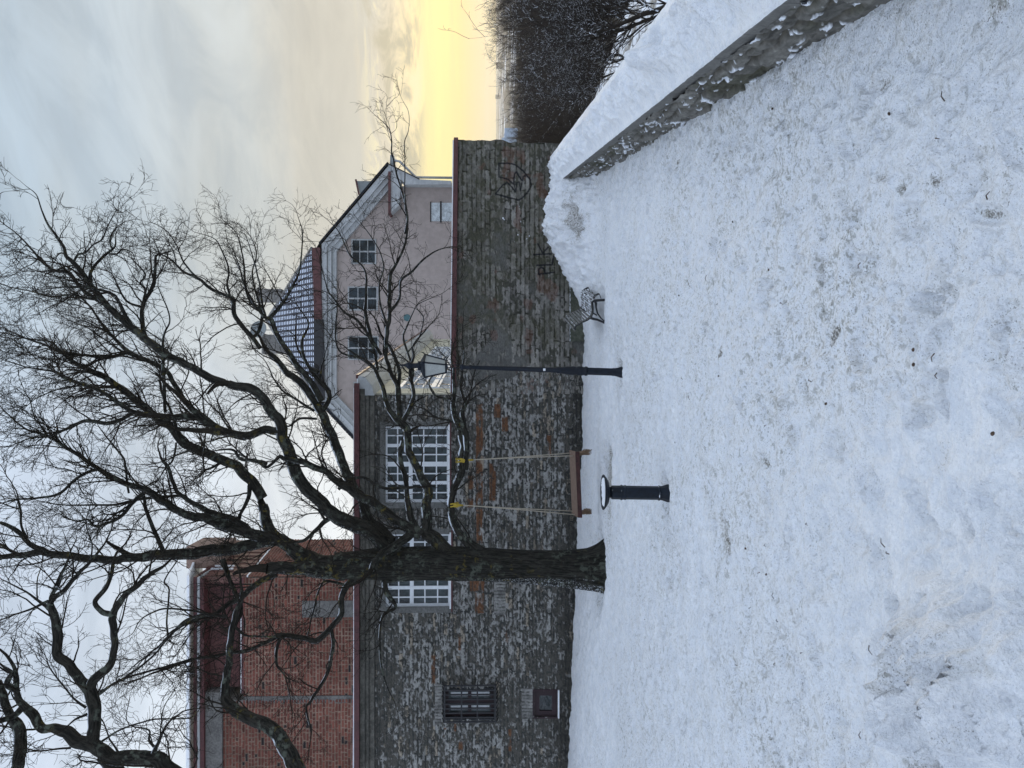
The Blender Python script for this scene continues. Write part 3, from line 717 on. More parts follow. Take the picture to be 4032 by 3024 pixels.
# =================================================================== GARDEN WALL WITH SPRAYED WRITING
def zp(view, x, y):
    ox, oy, s = VIEWS[view]; return ox + x * s, oy + y * s
VIEWS = {'A': (0, 700, .4973), 'B': (0, 1400, .4973), 'C': (0, 2199, .4973), 'D': (900, 1400, .4973), 'F': (600, 2000, .5425), 'E': (1300, 2100, .5425),
         'G': (900, 900, .4521), 'H': (1700, 1750, .3316), 'Z': (1300, 400, .5425), 'Y': (1300, 1200, .5425), 'J': (2100, 1050, .1808), 'L': (1550, 1300, .1808), 'I': (2200, 1800, .217), 'V': (1800, 0, .5425), 'FULL': (0, 0, 1)}
STROKES = [('J', [(118, 168), (445, 124)], 1), ('J', [(118, 168), (108, 62), (160, 26), (225, 38), (258, 140)], 1),
           ('Z', [(1500, 1190), (1612, 1185), (1620, 1125)], 1), ('Z', [(1478, 1112), (1605, 1106)], 1), ('Z', [(1545, 1108), (1508, 1035)], 1), ('Z', [(1540, 1105), (1582, 1058)], 1),
           ('Z', [(1225, 450), (1300, 450), (1345, 462), (1400, 505), (1450, 565), (1460, 610), (1440, 650), (1395, 700), (1370, 716), (1300, 700), (1200, 672), (1250, 610), (1285, 588), (1320, 625), (1345, 655)], 1),
           ('Z', [(1225, 450), (1225, 548), (1290, 565), (1330, 600), (1338, 530), (1352, 512), (1375, 552), (1398, 580), (1400, 545), (1425, 540), (1455, 570)], 1),
           ('Z', [(1335, 600), (1348, 660), (1352, 590), (1372, 585), (1380, 650), (1392, 590)], 0.8)]
def build_garden_wall():
    root = empty('garden_wall', (3, 20, 0), label='weathered stone wall with black sprayed letters PLK beside a snow bank', cat='wall')
    st = 0.0135
    u = np.arange(-0.26, 6.34, st); z = np.arange(-0.2, 3.47, st)
    U, Z = np.meshgrid(u, z)
    ztop = 3.50 - 0.012 * (U)
    dz, du, rnd, rnd2, row = courses(U, Z, 202, 0.095, 0.16, 0.22, 0.85, 0.018)
    rag = (fbm(U * 8, Z * 10, 7, 4, 0.6) - 0.5) * 0.11
    d = np.minimum(dz, du) + rag
    m = ss(0.004, 0.014, d)
    patch = ss(0.60, 0.72, fbm(U * 0.8 + 3, Z * 0.9, 61, 4) + 0.24 * ss(1.3, 0.3, U) * ss(0.4, 1.4, Z) * ss(-.3, .1, U) - 0.06 * ss(1.5, 3, U))
    cover = ss(0.60, 0.68, fbm(U * 5, Z * 9, 63, 3) + 0.30 * patch)
    m2 = m * (1 - 0.9 * cover)
    crack = np.maximum(ss(0.016, 0.004, dz + 0.2 * np.abs(rag)) * (fbm(U * 1.7, Z * 7, 161, 2) > 0.42), ss(0.012, 0.003, du) * (rnd2 > 0.6)) * (1 - cover)
    h = 0.012 + 0.014 * m2 * (0.6 + rnd2) + 0.008 * fbm(U * 14, Z * 18, 67, 3) - 0.02 * crack
    g = 0.105 + 0.10 * rnd + 0.13 * (fbm(U * 8, Z * 18, 71, 4) - 0.5)
    cs = np.stack([g * 1.05, g * 1.0, g * 0.90], -1)
    mo = 0.050 * (0.6 + 0.8 * fbm(U * 3, Z * 4, 73, 4))[..., None] * np.array([1.0, 0.99, 0.78])
    pl = 0.095 * (0.75 + 0.5 * fbm(U * 2, Z * 2, 74, 4))[..., None] * np.array([1.0, 1.0, 0.93])
    mo = mo * (1 - patch[..., None]) + pl * patch[..., None]
    c = mo * (1 - m2[..., None]) + cs * m2[..., None]
    moss = ss(0.42, 0.62, fbm(U * 0.9, Z * 1.1, 81, 4) + 0.22 * ss(1.6, 3.3, Z) + 0.10 * ss(1.0, 3.0, U) - 0.25 * ss(1.4, 0.4, U))
    moss = moss * (0.45 + 0.55 * ss(0.35, 0.6, fbm(U * 8, Z * 10, 83, 3)))
    c = c * (1 - 0.55 * moss[..., None]) + np.array([0.058, 0.056, 0.033]) * 0.55 * moss[..., None]
    c *= (1 - 0.48 * crack[..., None])
    rust = ss(0.66, 0.72, fbm(U * 2.4, Z * 3.4, 91, 4))[..., None] * 0.4
    c = c * (1 - rust) + np.array([0.12, 0.055, 0.04]) * rust
    # splashes of thrown snow
    sp = (ss(0.80, 0.84, fbm(U * 13, Z * 13, 97, 2)) * (np.hypot(U - 4.15, Z - 1.85) < 0.5))[..., None]
    c = c * (1 - sp) + np.array([0.7, 0.72, 0.76]) * sp
    # sprayed strokes, soft edged
    best = np.full(U.shape, 9.0)
    for vw, pts, wgt in STROKES:
        q = [P(*zp(vw, *p), 20.0) for p in pts]
        for a, b_ in zip(q[:-1], q[1:]):
            a2 = np.array([a[0], a[2]]); b2 = np.array([b_[0], b_[2]]); ab = b2 - a2
            t = np.clip(((U - a2[0]) * ab[0] + (Z - a2[1]) * ab[1]) / (ab @ ab), 0, 1)
            best = np.minimum(best, np.hypot(U - a2[0] - t * ab[0], Z - a2[1] - t * ab[1]) / wgt)
    pt = ss(0.040, 0.014, best + 0.012 * fbm(U * 20, Z * 20, 99, 2))[..., None] * 0.9
    c = c * (1 - pt) + np.array([0.008, 0.009, 0.012]) * pt
    # ragged right end
    edge = 6.27 + 0.06 * ss(1.9, 2.2, Z) + 0.07 * (fbm(Z * 4, Z * 0, 5, 3) - 0.5)
    Ux = np.minimum(U, edge)
    o = grid_mesh('stone_face', Ux, 20.0 - h, Z, M_STONE, root, col=c, flip=False)
    # back and end of the wall, 0.6 m thick
    zz = z[:, None]; yy = np.linspace(0, 1, 30)[None]
    E = (6.27 + 0.06 * ss(1.9, 2.2, zz) + 0.07 * (fbm(zz * 4, zz * 0, 5, 3) - 0.5)) + 0 * yy
    ce = np.full((*E.shape, 3), 0.12) * (0.5 + fbm(yy * 8 + 0 * zz, zz * 9 + 0 * yy, 4, 3))[..., None]
    grid_mesh('wall_end', E - 0.0 + 0.015 * fbm(yy * 9 + 0 * zz, zz * 12 + 0 * yy, 8, 3), 19.98 + yy * 0.6 + 0 * zz, zz + 0 * yy, M_STONE, root, col=ce, flip=False)
    b = MB(); b.box(-0.25, 6.2, 20.05, 20.57, -0.3, 3.46); b.build('wall_back', M_PLASTER, root)
    zt0 = P(1776, 1560, 20)[2]; zt1 = P(1788, 560, 20)[2]
    b = MB(); b.prism([(-0.24, 19.86, zt0 - 0.13), (6.36, 19.86, zt1 - 0.11), (6.36, 19.86, zt1), (-0.24, 19.86, zt0)], (0, 0.9, 0.02)); b.build('coping_flashing', M_FLASH, root, bevel=0.006)
    b = MB(); b.prism([(-0.2, 19.88, zt0 + 0.003), (6.3, 19.88, zt1 + 0.003), (6.3, 19.88, zt1 + 0.03), (-0.2, 19.88, zt0 + 0.025)], (0, 0.85, 0.04)); b.build('coping_snow', M_SNOWC, root, bevel=0.01)
    xa = P(2245, 1345, 20)[0]
    b = MB(); b.box(xa, 5.2, 19.84, 20.02, -0.3, P(2245, 1200, 19.84)[2]); b.build('plinth', M_PLINTH, root, bevel=0.02)
build_garden_wall()

# =================================================================== PARAPET
def build_parapet():
    root = empty('parapet', (2.6, 7, 0), label='low stone parapet with smooth coping capped by a thick layer of snow', cat='wall')
    n = 700; ys = np.concatenate([np.linspace(-6, 2.4, 30)[:-1], 2.4 * np.exp(np.linspace(0, math.log(19.9 / 2.4), n))])
    # rough stone face
    t = np.linspace(0, 1, 60)
    Yg, T = np.meshgrid(ys, t); zb = -0.1; zt = 0.575 + 0.0078 * Yg
    Z = zb + (zt - zb) * T
    dz, du, rnd, rnd2, row = courses(Yg, Z, 303, 0.10, 0.22, 0.25, 0.7, 0.04)
    rag = (fbm(Yg * 9, Z * 12, 7, 3) - 0.5) * 0.08
    m = ss(-0.004, 0.03, np.minimum(dz, du) + rag)
    h = m * 0.05 * (0.4 + rnd) + 0.05 * (fbm(Yg * 9, Z * 12, 9, 4) - 0.5)
    g = 0.105 + 0.08 * rnd + 0.16 * (fbm(Yg * 9, Z * 18, 11, 4) - 0.5)
    c = np.stack([g, g * 0.97, g * 0.88], -1)
    mo = np.array([0.098, 0.090, 0.074]) * (0.7 + 0.6 * fbm(Yg * 6, Z * 6, 12, 3))[..., None]
    c = mo * (1 - m[..., None]) + c * m[..., None]
    ol = (ss(0.55, 0.7, fbm(Yg * 1.2, Z * 3, 15, 4)) * 0.6)[..., None]; c = c * (1 - ol) + np.array([0.055, 0.055, 0.03]) * ol
    sn = ss(0.668, 0.682, fbm(Yg * 9.0, Z * 15, 16, 4) - 0.05 * T + 0.08 * (fbm(Yg * 1.3, Z * 2, 116, 2) - 0.5))[..., None]
    c = c * (1 - sn) + np.array([0.74, 0.77, 0.82]) * sn; h = h + 0.015 * sn[..., 0]
    grid_mesh('rubble_face', PARX(Yg) - h + 0.03, Yg, Z, M_STONE, root, col=c, flip=True)
    # coping slab
    b = MB(); yy = np.linspace(-6, 19.9, 38)
    for ya, yb in zip(yy[:-1], yy[1:]):
        b.prism([(PARX(ya), ya, 0.535 + .0078 * ya), (PARX(ya) + 0.79, ya, 0.535 + .0078 * ya), (PARX(ya) + 0.79, ya, 0.655 + .0078 * ya), (PARX(ya), ya, 0.655 + .0078 * ya)],
                (PARX(yb) - PARX(ya) - 0.001, (yb - ya) - 0.006, .0078 * (yb - ya)))
    b.build('coping', M_COPING, root, bevel=0.006)
    b = MB(); b.prism([(PARX(-6) + 0.08, -6, -1.5), (PARX(-6) + 0.76, -6, -1.5), (PARX(-6) + 0.76, -6, 0.45), (PARX(-6) + 0.08, -6, 0.45)], (.189 * 25.9, 25.9, .0078 * 25.9)); b.build('parapet_core', M_PLASTER, root)
    # snow cap
    s = np.linspace(0, 1, 90)
    Yg, S = np.meshgrid(ys, s)
    edge = np.minimum(0.10 * ss(0, 0.03, S) + 0.90 * ss(0, 0.42, S), ss(1, 0.9, S)) 
    lum = (1 - np.abs(2 * fbm(Yg * 2.6, S * 2.5, 25, 4) - 1)) - 0.75
    H = 0.09 + 0.05 * fbm(Yg * 0.9, S * 2, 24, 3) + 0.22 * lum * ss(0.02, 0.3, S) + 0.07 * (fbm(Yg * 7, S * 5, 26, 4) - 0.5)
    rg2 = 1 - np.abs(2 * fbm(Yg * 6, S * 3.2, 126, 4) - 1); H += 0.09 * (rg2 - 0.75) * ss(0.02, 0.2, S)
    H += 0.10 * ss(0.3, 0.75, S) * ss(15, 9, Yg) * fbm(Yg * 1.3, S * 2, 28, 3)
    # knocked-over lump of snow
    for (ix, iy, r_, a_) in ((2598, 236, 0.11, 0.20), (2632, 228, 0.13, 0.15), (2662, 218, 0.12, 0.08)):
        p = P(ix, iy, 6.4); tt = (0.75 - 2.4) / (p[2] - 2.4); p = EYE + (p - EYE) * tt
        H += a_ * ss(1.2, 0.5, np.hypot(PARX(Yg) + S * 0.79 - p[0], Yg - p[1]) / r_)
    H = H * (1 - ss(0.66, 0.86, S)) + (0.115 + 0.02 * fbm(Yg * 0.8, Yg * 0, 124, 2) + 0.01 * (fbm(Yg * 5, S * 4, 125, 3) - .5)) * ss(0.66, 0.86, S)
    H = H * edge
    wob = 0.012 * (fbm(Yg * 12, Yg * 0 + 1, 29, 3) - 0.5)
    dirt_and_shade = 0.35 * ss(0.45, 0.6, fbm(Yg * 3, S * 4, 27, 4)) * ss(0.0, 0.25, S)
    ledge = 0.004 + 0.0 * H
    grid_mesh('snow_cap', PARX(Yg) + 0.004 + S * 0.80 + wob, Yg, 0.657 + .0078 * Yg + H + ledge * edge, M_SNOWC, root, flip=False, extra=dirt_and_shade)
M_COPING = plain('smooth_grey_coping', (0.135, 0.133, 0.125), 0.85, 0.22, 5.0, bump=0.004)
build_parapet()

# =================================================================== BRICK BUILDING
BY = 29.3
def build_brick():
    root = empty('brick_building', (-12, BY, 0), label='tall red brick building with recessed dark boards under its snowy eaves', cat='building')
    def bricks(name, U, Z, seed, parent, Yf, xs=None, tint=1.0):
        dz, du, rnd, rnd2, row = courses(U, Z, seed, 0.118, 0.122, 0.31, 0.31, 0.006, True)
        rag = (fbm(U * 12, Z * 12, 7, 2) - 0.5) * 0.02
        m = ss(0.010, 0.024, np.minimum(dz, du) + rag)
        base = np.stack([0.105 + 0.085 * rnd, 0.036 + 0.030 * rnd, 0.027 + 0.020 * rnd], -1)
        base = np.where((rnd2 > 0.965)[..., None], np.array([0.02, 0.017, 0.018]), base)
        base = np.where(((rnd2 > 0.80) & (rnd2 < 0.88))[..., None], base * 0.6, base)
        mo = np.array([0.235, 0.165, 0.125]) * (0.6 + 0.7 * fbm(U * 2, Z * 2, 5, 3))[..., None]
        c = (mo * (1 - m[..., None]) + base * m[..., None]) * (0.62 + 0.4 * fbm(U * 0.5, Z * 0.5, 9, 3))[..., None] * tint
        h = 0.022 * m + 0.02 * rnd2 * m
        return c, h
    x_r = P(1200, 2271, BY)[0]; x_g = P(1200, 2738, BY)[0]
    z_t = P(958, 1512, BY)[2]; st = 0.026
    z = np.arange(4.0, z_t, st)
    U, Z = np.meshgrid(np.arange(x_g, x_r, st), z); c, h = bricks('', U, Z, 401, root, BY)
    grid_mesh('brick_face', U, BY - h, Z, M_BRICK, root, col=c, flip=False)
    # projecting left pier
    z_p = P(882, 1512, BY)[2]
    U, Z = np.meshgrid(np.arange(-18.5, x_g - 0.12, st), np.arange(4.0, z_p, st)); c, h = bricks('', U, Z, 402, root, BY)
    o = grid_mesh('brick_pier', U, BY - 0.10 - h + 0.07 * ss(-0.45, 0.0, U - (x_g - 0.12)), Z, M_BRICK, root, col=c, flip=False)
    b = MB(); b.box(-18.5, x_g - 0.13, BY - 0.055, BY + 4, 3.9, z_p - 0.01); b.box(x_g - 0.13, x_r - 0.01, BY + 0.03, BY + 6, 3.9, z_t)
    b.build('inner_wall', M_CONC, root)
    b = MB(); b.box(x_g - 0.125, x_g - 0.01, BY - 0.05, BY + 0.1, 4.0, z_t - 0.1); b.build('render_joint', M_CONC, root)
    b = MB(); b.box(-18.5, x_g + 0.25, BY - 0.24, BY + 2, z_p, P(817, 1512, BY)[2]); b.build('concrete_beam', M_CONC, root, bevel=0.02)
    # recessed boards
    zb0, zb1 = z_t, P(817, 1512, BY)[2]
    b = MB(); k = 12
    for i in range(k):
        a = zb0 + (zb1 - zb0) * i / k; b.box(x_g + 0.25, x_r - 0.02, BY + 0.25 + 0.02 * (i % 2), BY + 0.4, a + 0.006, zb0 + (zb1 - zb0) * (i + 1) / k)
    b.build('board_panel', M_TIMBER, root)
    b = MB(); b.box(x_g + 0.1, x_r, BY - 0.03, BY + 0.2, z_t - 0.02, z_t + 0.06); b.build('ledge_flashing', M_FLASH, root)
    b = MB(); b.box(x_g + 0.1, x_r - 0.1, BY - 0.02, BY + 0.2, z_t + 0.062, z_t + 0.10); b.build('ledge_snow', M_SNOWC, root, bevel=0.015)
    # concrete insert in the brickwork
    xa, xb, za, zbb = rect(1190, 1420, 2360, 2425, BY); b = MB(); b.box(xa, xb, BY - 0.06, BY + 0.1, 4, zbb); b.build('concrete_panel', M_CONC, root, bevel=0.01)
    # eaves: two red gutters with a white line between
    e0 = P(815, 1512, BY)[2]; e1 = P(800, 1512, BY)[2]; e2 = P(784, 1512, BY)[2]
    b = MB(); b.box(-18.5, x_r + 0.05, BY - 0.38, BY + 2, e0 - 0.02, e1 - 0.02); b.box(-18.5, x_r + 0.15, BY - 0.52, BY + 2, e1 + 0.07, e2 + 0.02); b.build('gutter', M_FLASH, root, bevel=0.02)
    b = MB(); b.box(-18.5, x_r + 0.1, BY - 0.42, BY + 1.5, e1 - 0.017, e1 + 0.067); b.build('soffit_board', M_TRIM, root)
    b = MB(); b.prism([(-18.5, BY - 0.9, e2 + 0.023), (x_r + 0.3, BY - 0.9, e2 + 0.023), (x_r + 0.3, BY - 0.9, e2 + 0.10), (-18.5, BY - 0.9, e2 + 0.16)], (0, 6.0, 1.75)); b.build('roof_snow', M_SNOWC, root)
    # side face going back
    sx = lambda y: x_r + 0.131 * (y - BY); y1 = BY + 4.2
    zs = P(974, 1512, BY)[2]
    yv = np.arange(BY - 0.03, y1, 0.03); U, Z = np.meshgrid(yv, np.arange(4, zs, 0.03)); c, h = bricks('', U, Z, 405, root, BY, tint=1.25)
    grid_mesh('side_brick', sx(U) + h, U, Z, M_BRICK, root, col=c, flip=False)
    top = P(790, 1512, BY)[2]
    b = MB(); b.prism([(sx(BY), BY, zs), (sx(y1), y1, zs), (sx(y1), y1, top + .6), (sx(BY), BY, top)], (-0.2, 0, 0)); clad = b.build('metal_cladding', M_CLAD, root)
    b = MB()
    for i in range(10):
        y = BY + 0.15 + i * 0.42; b.bar((sx(y) + 0.02, y, zs), (sx(y) + 0.02, y, top + 0.14 * (y - BY)), 0.03, 0.05)
    b.build('standing_seam', M_CLAD, clad)
    b = MB(); b.bar((sx(BY) + 0.03, BY, zs), (sx(y1) + 0.03, y1, zs), 0.06, 0.05); b.build('drip_strip', M_WHITE, root)
    b = MB()
    for dzz in (0.0, 0.14): b.bar((sx(BY + .8) + 0.03, BY + .8, top - 0.95 + 0), (sx(BY + .8) + 0.03, BY + .8, top - 0.1), 0.05, 0.10) if dzz == 0 else b.bar((sx(BY + 1.1) + 0.03, BY + 1.1, top - 0.9), (sx(BY + 1.1) + 0.03, BY + 1.1, top - 0.15), 0.05, 0.07)
    b.build('roof_window', M_WHITE, clad)
    q = P(780, 2190, BY + 2); b = MB(); b.box(q[0] - 0.3, q[0] + 0.55, BY + 1.2, BY + 3, q[2] - 1.2, q[2] + 0.15); b.build('chimney', plain('tan_chimney_render', (0.22, 0.15, 0.12), 0.9, 0.1, 1), root)
build_brick()

# =================================================================== PINK HOUSE
PY = 53.0
def build_pink():
    root = empty('pink_house', P(2000, 1273, PY), label='pale pink house with clipped gable and snowy tiled roof behind the walls', cat='house')
    pp = lambda ix, iy, dy=0.0: P(ix, iy, PY) + np.array([0, dy, 0])
    poly = [(2100, 733), (1570, 733), (1535, 690), (1283, 972), (1283, 1578), (1440, 1760), (1440, 1900), (2100, 1900)]
    b = MB(); b.prism([pp(x, y) for x, y in poly], (0, 16, 0)); b.build('wall', M_PINK, root)
    # sloping and level cornice, built as thick mouldings in front of the wall
    def moulding(name, a, c, w0, mat, depth, off=0.0):
        a = pp(*a, 0); c = pp(*c, 0); b = MB(); d = (c - a); d /= np.linalg.norm(d); nrm = np.array([d[2], 0, -d[0]])
        if nrm[2] > 0: nrm = -nrm
        b.prism([a + nrm * off, c + nrm * off, c + nrm * (off + w0), a + nrm * (off + w0)], (0, -depth, 0)); return b.build(name, mat, root)
    for i, (w0, dep, off) in enumerate(((0.36, 0.75, 0.09), (0.28, 0.55, 0.44), (0.30, 0.30, 0.71))):
        ins = 0
        moulding('cornice', (1533, 660), (1271, 968), w0, M_TRIM, dep, off)
        moulding('cornice', (1271, 1580), (1425, 1745), w0, M_TRIM, dep, off)
        moulding('cornice', (1271, 966), (1271, 1582), w0 * 0.9, M_TRIM, dep - 0.02, off)
    moulding('roof_verge', (1533, 652), (1266, 966), 0.12, M_IRON, 0.85, -0.03)
    moulding('roof_verge', (1275, 1584), (1430, 1752), 0.14, M_IRON, 0.85, -0.05)
    # eaves gutter across the clipped gable: red-brown right half, black left half
    moulding('gutter', (1240, 985), (1248, 1262), 0.52, M_FLASH, 0.95, 0.02)
    moulding('gutter', (1248, 1262), (1252, 1575), 0.62, M_BLACK, 0.95, 0.02)
    # hip with tiles
    a, c, ap = pp(1240, 985, -0.9), pp(1250, 1560, -0.9), P(1050, 1262, PY + 4.5)
    mt, nb_, pr = new_mat('snowed_roof_tiles')
    oc = nb_.n('ShaderNodeTexCoord').outputs['Object']
    sp_ = nb_.n('ShaderNodeSeparateXYZ', {0: oc}).outputs
    uv = nb_.n('ShaderNodeCombineXYZ', {0: sp_[0], 1: nb_.math('MULTIPLY', sp_[2], 1.6), 2: 0.0}).outputs[0]
    nz = nb_.noise(oc, 2.5, 4)
    uvw = nb_.mix(0.05, uv, nb_.n('ShaderNodeTexNoise', {'Vector': oc, 'Scale': 5.0}).outputs['Color'])
    br = nb_.n('ShaderNodeTexBrick', {'Vector': uvw, 'Color1': (0.72, 0.76, 0.84, 1), 'Color2': (0.55, 0.60, 0.70, 1), 'Mortar': (0.03, 0.03, 0.04, 1), 'Scale': 1.0, 'Mortar Size': 0.075, 'Brick Width': 0.36, 'Row Height': 0.25, 'Mortar Smooth': 0.1})
    br.offset = 0.0
    nb_.nt.links.new(nb_.mix(nb_.math('MULTIPLY', nb_.step(nz, 0.62, 0.72), 0.8), br.outputs[0], (0.03, 0.03, 0.04)), pr.inputs['Base Color']); pr.inputs['Roughness'].default_value = 0.8
    b = MB(); back = np.array([0, 12, 0.0])
    b.add([a, c, ap], [(0, 2, 1)]); b.add([a, c, ap, a - [0, 0, .1], c - [0, 0, .1]], [(0, 1, 4, 3)])
    b.build('tiled_hip', mt, root)
    # main roof slopes running back from the hip
    e_r = pp(1533, 652, -0.85); e_l = P(1560, 1900, PY) + np.array([0, -0.85, 0]); k_r = pp(1268, 966, -0.85); k_l = pp(1270, 1590, -0.85)
    b = MB(); B = np.array([0, 18.0, 0])
    b.add([e_r, k_r, ap, ap + B, e_r + B], [(0, 1, 2, 3, 4)]); b.add([e_l, k_l, ap, ap + B, e_l + B], [(4, 3, 2, 1, 0)])
    b.build('roof_slope', mt, root)
    b = MB(); b.tube([a, ap], 0.11, 6); b.tube([c, ap], 0.11, 6); b.build('hip_tiles', M_CHIM, root)
    # eaves return on the right with pale soffit, outer soffit and downpipe
    x0, x1, z0, z1 = rect(1536, 1546, 693, 858, PY); b = MB(); b.box(x0, x1, PY - 1.0, PY, z0, z1); b.build('eaves_return', M_FLASH, root)
    x0, x1, z0, z1 = rect(1546, 1584, 693, 850, PY); b = MB(); b.prism([(x0, PY - 0.9, z1), (x1, PY - 0.9, z1), (x1, PY - .9, z0 + .1), (x1 - 0.3, PY - .9, z0), (x0 + 0.5, PY - .9, z0 + 0.1)], (0, 0.89, 0)); b.build('return_soffit', M_TRIM, root)
    b = MB(); b.prism([pp(1534, 660, -.8), pp(1654, 718, -.8), pp(1780, 724, -.8), pp(1780, 738, -.8), pp(1600, 738, -.8), pp(1560, 700, -.8)], (0, 0.79, 0)); b.build('side_soffit', M_TRIM, root)
    b = MB(); b.prism([pp(1530, 654, -.85), pp(1656, 716, -.85), pp(1656, 720, -.85), pp(1531, 659, -.85)], (0, 0.84, 0)); b.build('side_verge', M_BLACK, root)
    b = MB(); b.prism([pp(1541, 620, -.6), pp(1553, 618, -.6), pp(1560, 640, -.6), pp(1553, 662, -.6), pp(1540, 655, -.6)], (0, 0.4, 0)); b.build('rainwater_head', M_DISH, root)
    b = MB(); b.tube([pp(1556, 640, -.5), pp(1577, 644, -.5), pp(1641, 706, -.5), pp(1800, 708, -.5)], 0.085, 8); b.build('downpipe', M_TRIM, root)
    # windows
    for (ia, ib, y0, y1) in ((1384, 1482, 944, 1042), (1370, 1488, 1130, 1224), (1370, 1492, 1324, 1418), (1393, 1500, 1503, 1597)):
        r = rect(ia, ib, y0, y1, PY)
        sash_window('window', r, PY - 0.14, root, [(0.5, 0.10)], [(0.34, 0.045), (0.66, 0.045)], None, fw=0.09, mat=M_TRIMD, glass=M_GLASSP, recess=0.1)
    r = rect(1697, 1790, 800, 872, PY)
    b = MB(); b.box(r[0], r[1], PY - 0.06, PY + 0.05, r[2], r[3]); sh = b.build('shutter', M_SHUT, root)
    b = MB(); b.box(r[0] - .06, r[1] + .06, PY - 0.1, PY, r[3] - 0.02, r[3] + 0.05); b.box(r[0] - .1, r[1] + .1, PY - .09, PY, P(1736, 800, PY)[2] - .06, P(1736, 800, PY)[2] + .06); b.build('shutter_batten', M_BLACK, sh)
    for ix, iy in ((1603, 1251), (1604, 1352)):
        p = pp(ix, iy); b = MB(); b.lathe([(0, 0.24), (0.05, 0.24), (0.06, 0.19)], p + [0, 0.0, 0], (0, -1, 0.001), 20); b.build('round_vent', M_TEAL, root)
    # chimneys, dormer, dish
    x0, x1, z0, z1 = rect(1027, 1120, 1146, 1194, PY + 8); b = MB(); b.box(x0, x1, PY + 7, PY + 8, z0, z1); b.box(x0 - .08, x1 + .08, PY + 6.9, PY + 8.1, z1 - 0.12, z1); b.build('chimney', M_CHIM, root)
    x0, x1, z0, z1 = rect(1047, 1150, 1322, 1392, PY + 6); b = MB(); b.box(x0, x1, PY + 5, PY + 7, z0, z1); b.box(x0 - .08, x1 + .08, PY + 4.9, PY + 7.1, z1 - 0.12, z1); b.build('chimney', M_CHIM, root)
    p = P(1022, 1299, PY + 4); b = MB(); b.lathe([(0, 0.05), (0.03, 0.3), (0.10, 0.5), (0.18, 0.63), (0.19, 0.63), (0.12, 0.5), (0.06, 0.3), (0.03, 0.02)], p, (0.25, -1, 0.2), 28); b.bar(p, p + [0, 0.2, -1.4], 0.06, 0.06); b.build('satellite_dish', M_DISH, root)
    x0, x1, z0, z1 = rect(1410, 1470, 730, 778, PY + 3); b = MB(); b.prism([(x0, PY + 2, z0), (x1, PY + 2, z0), (x1, PY + 2, z1 - .1), (x0, PY + 2, z1 - .3)], (0, 2, 0)); d = b.build('dormer', M_DISH, root)
    b = MB(); b.bar((x0 - .1, PY + 1.95, z1 - .25), (x1 + .1, PY + 1.95, z1 - .02), .1, .12); b.build('dormer_roof', M_FLASH, d)
build_pink()

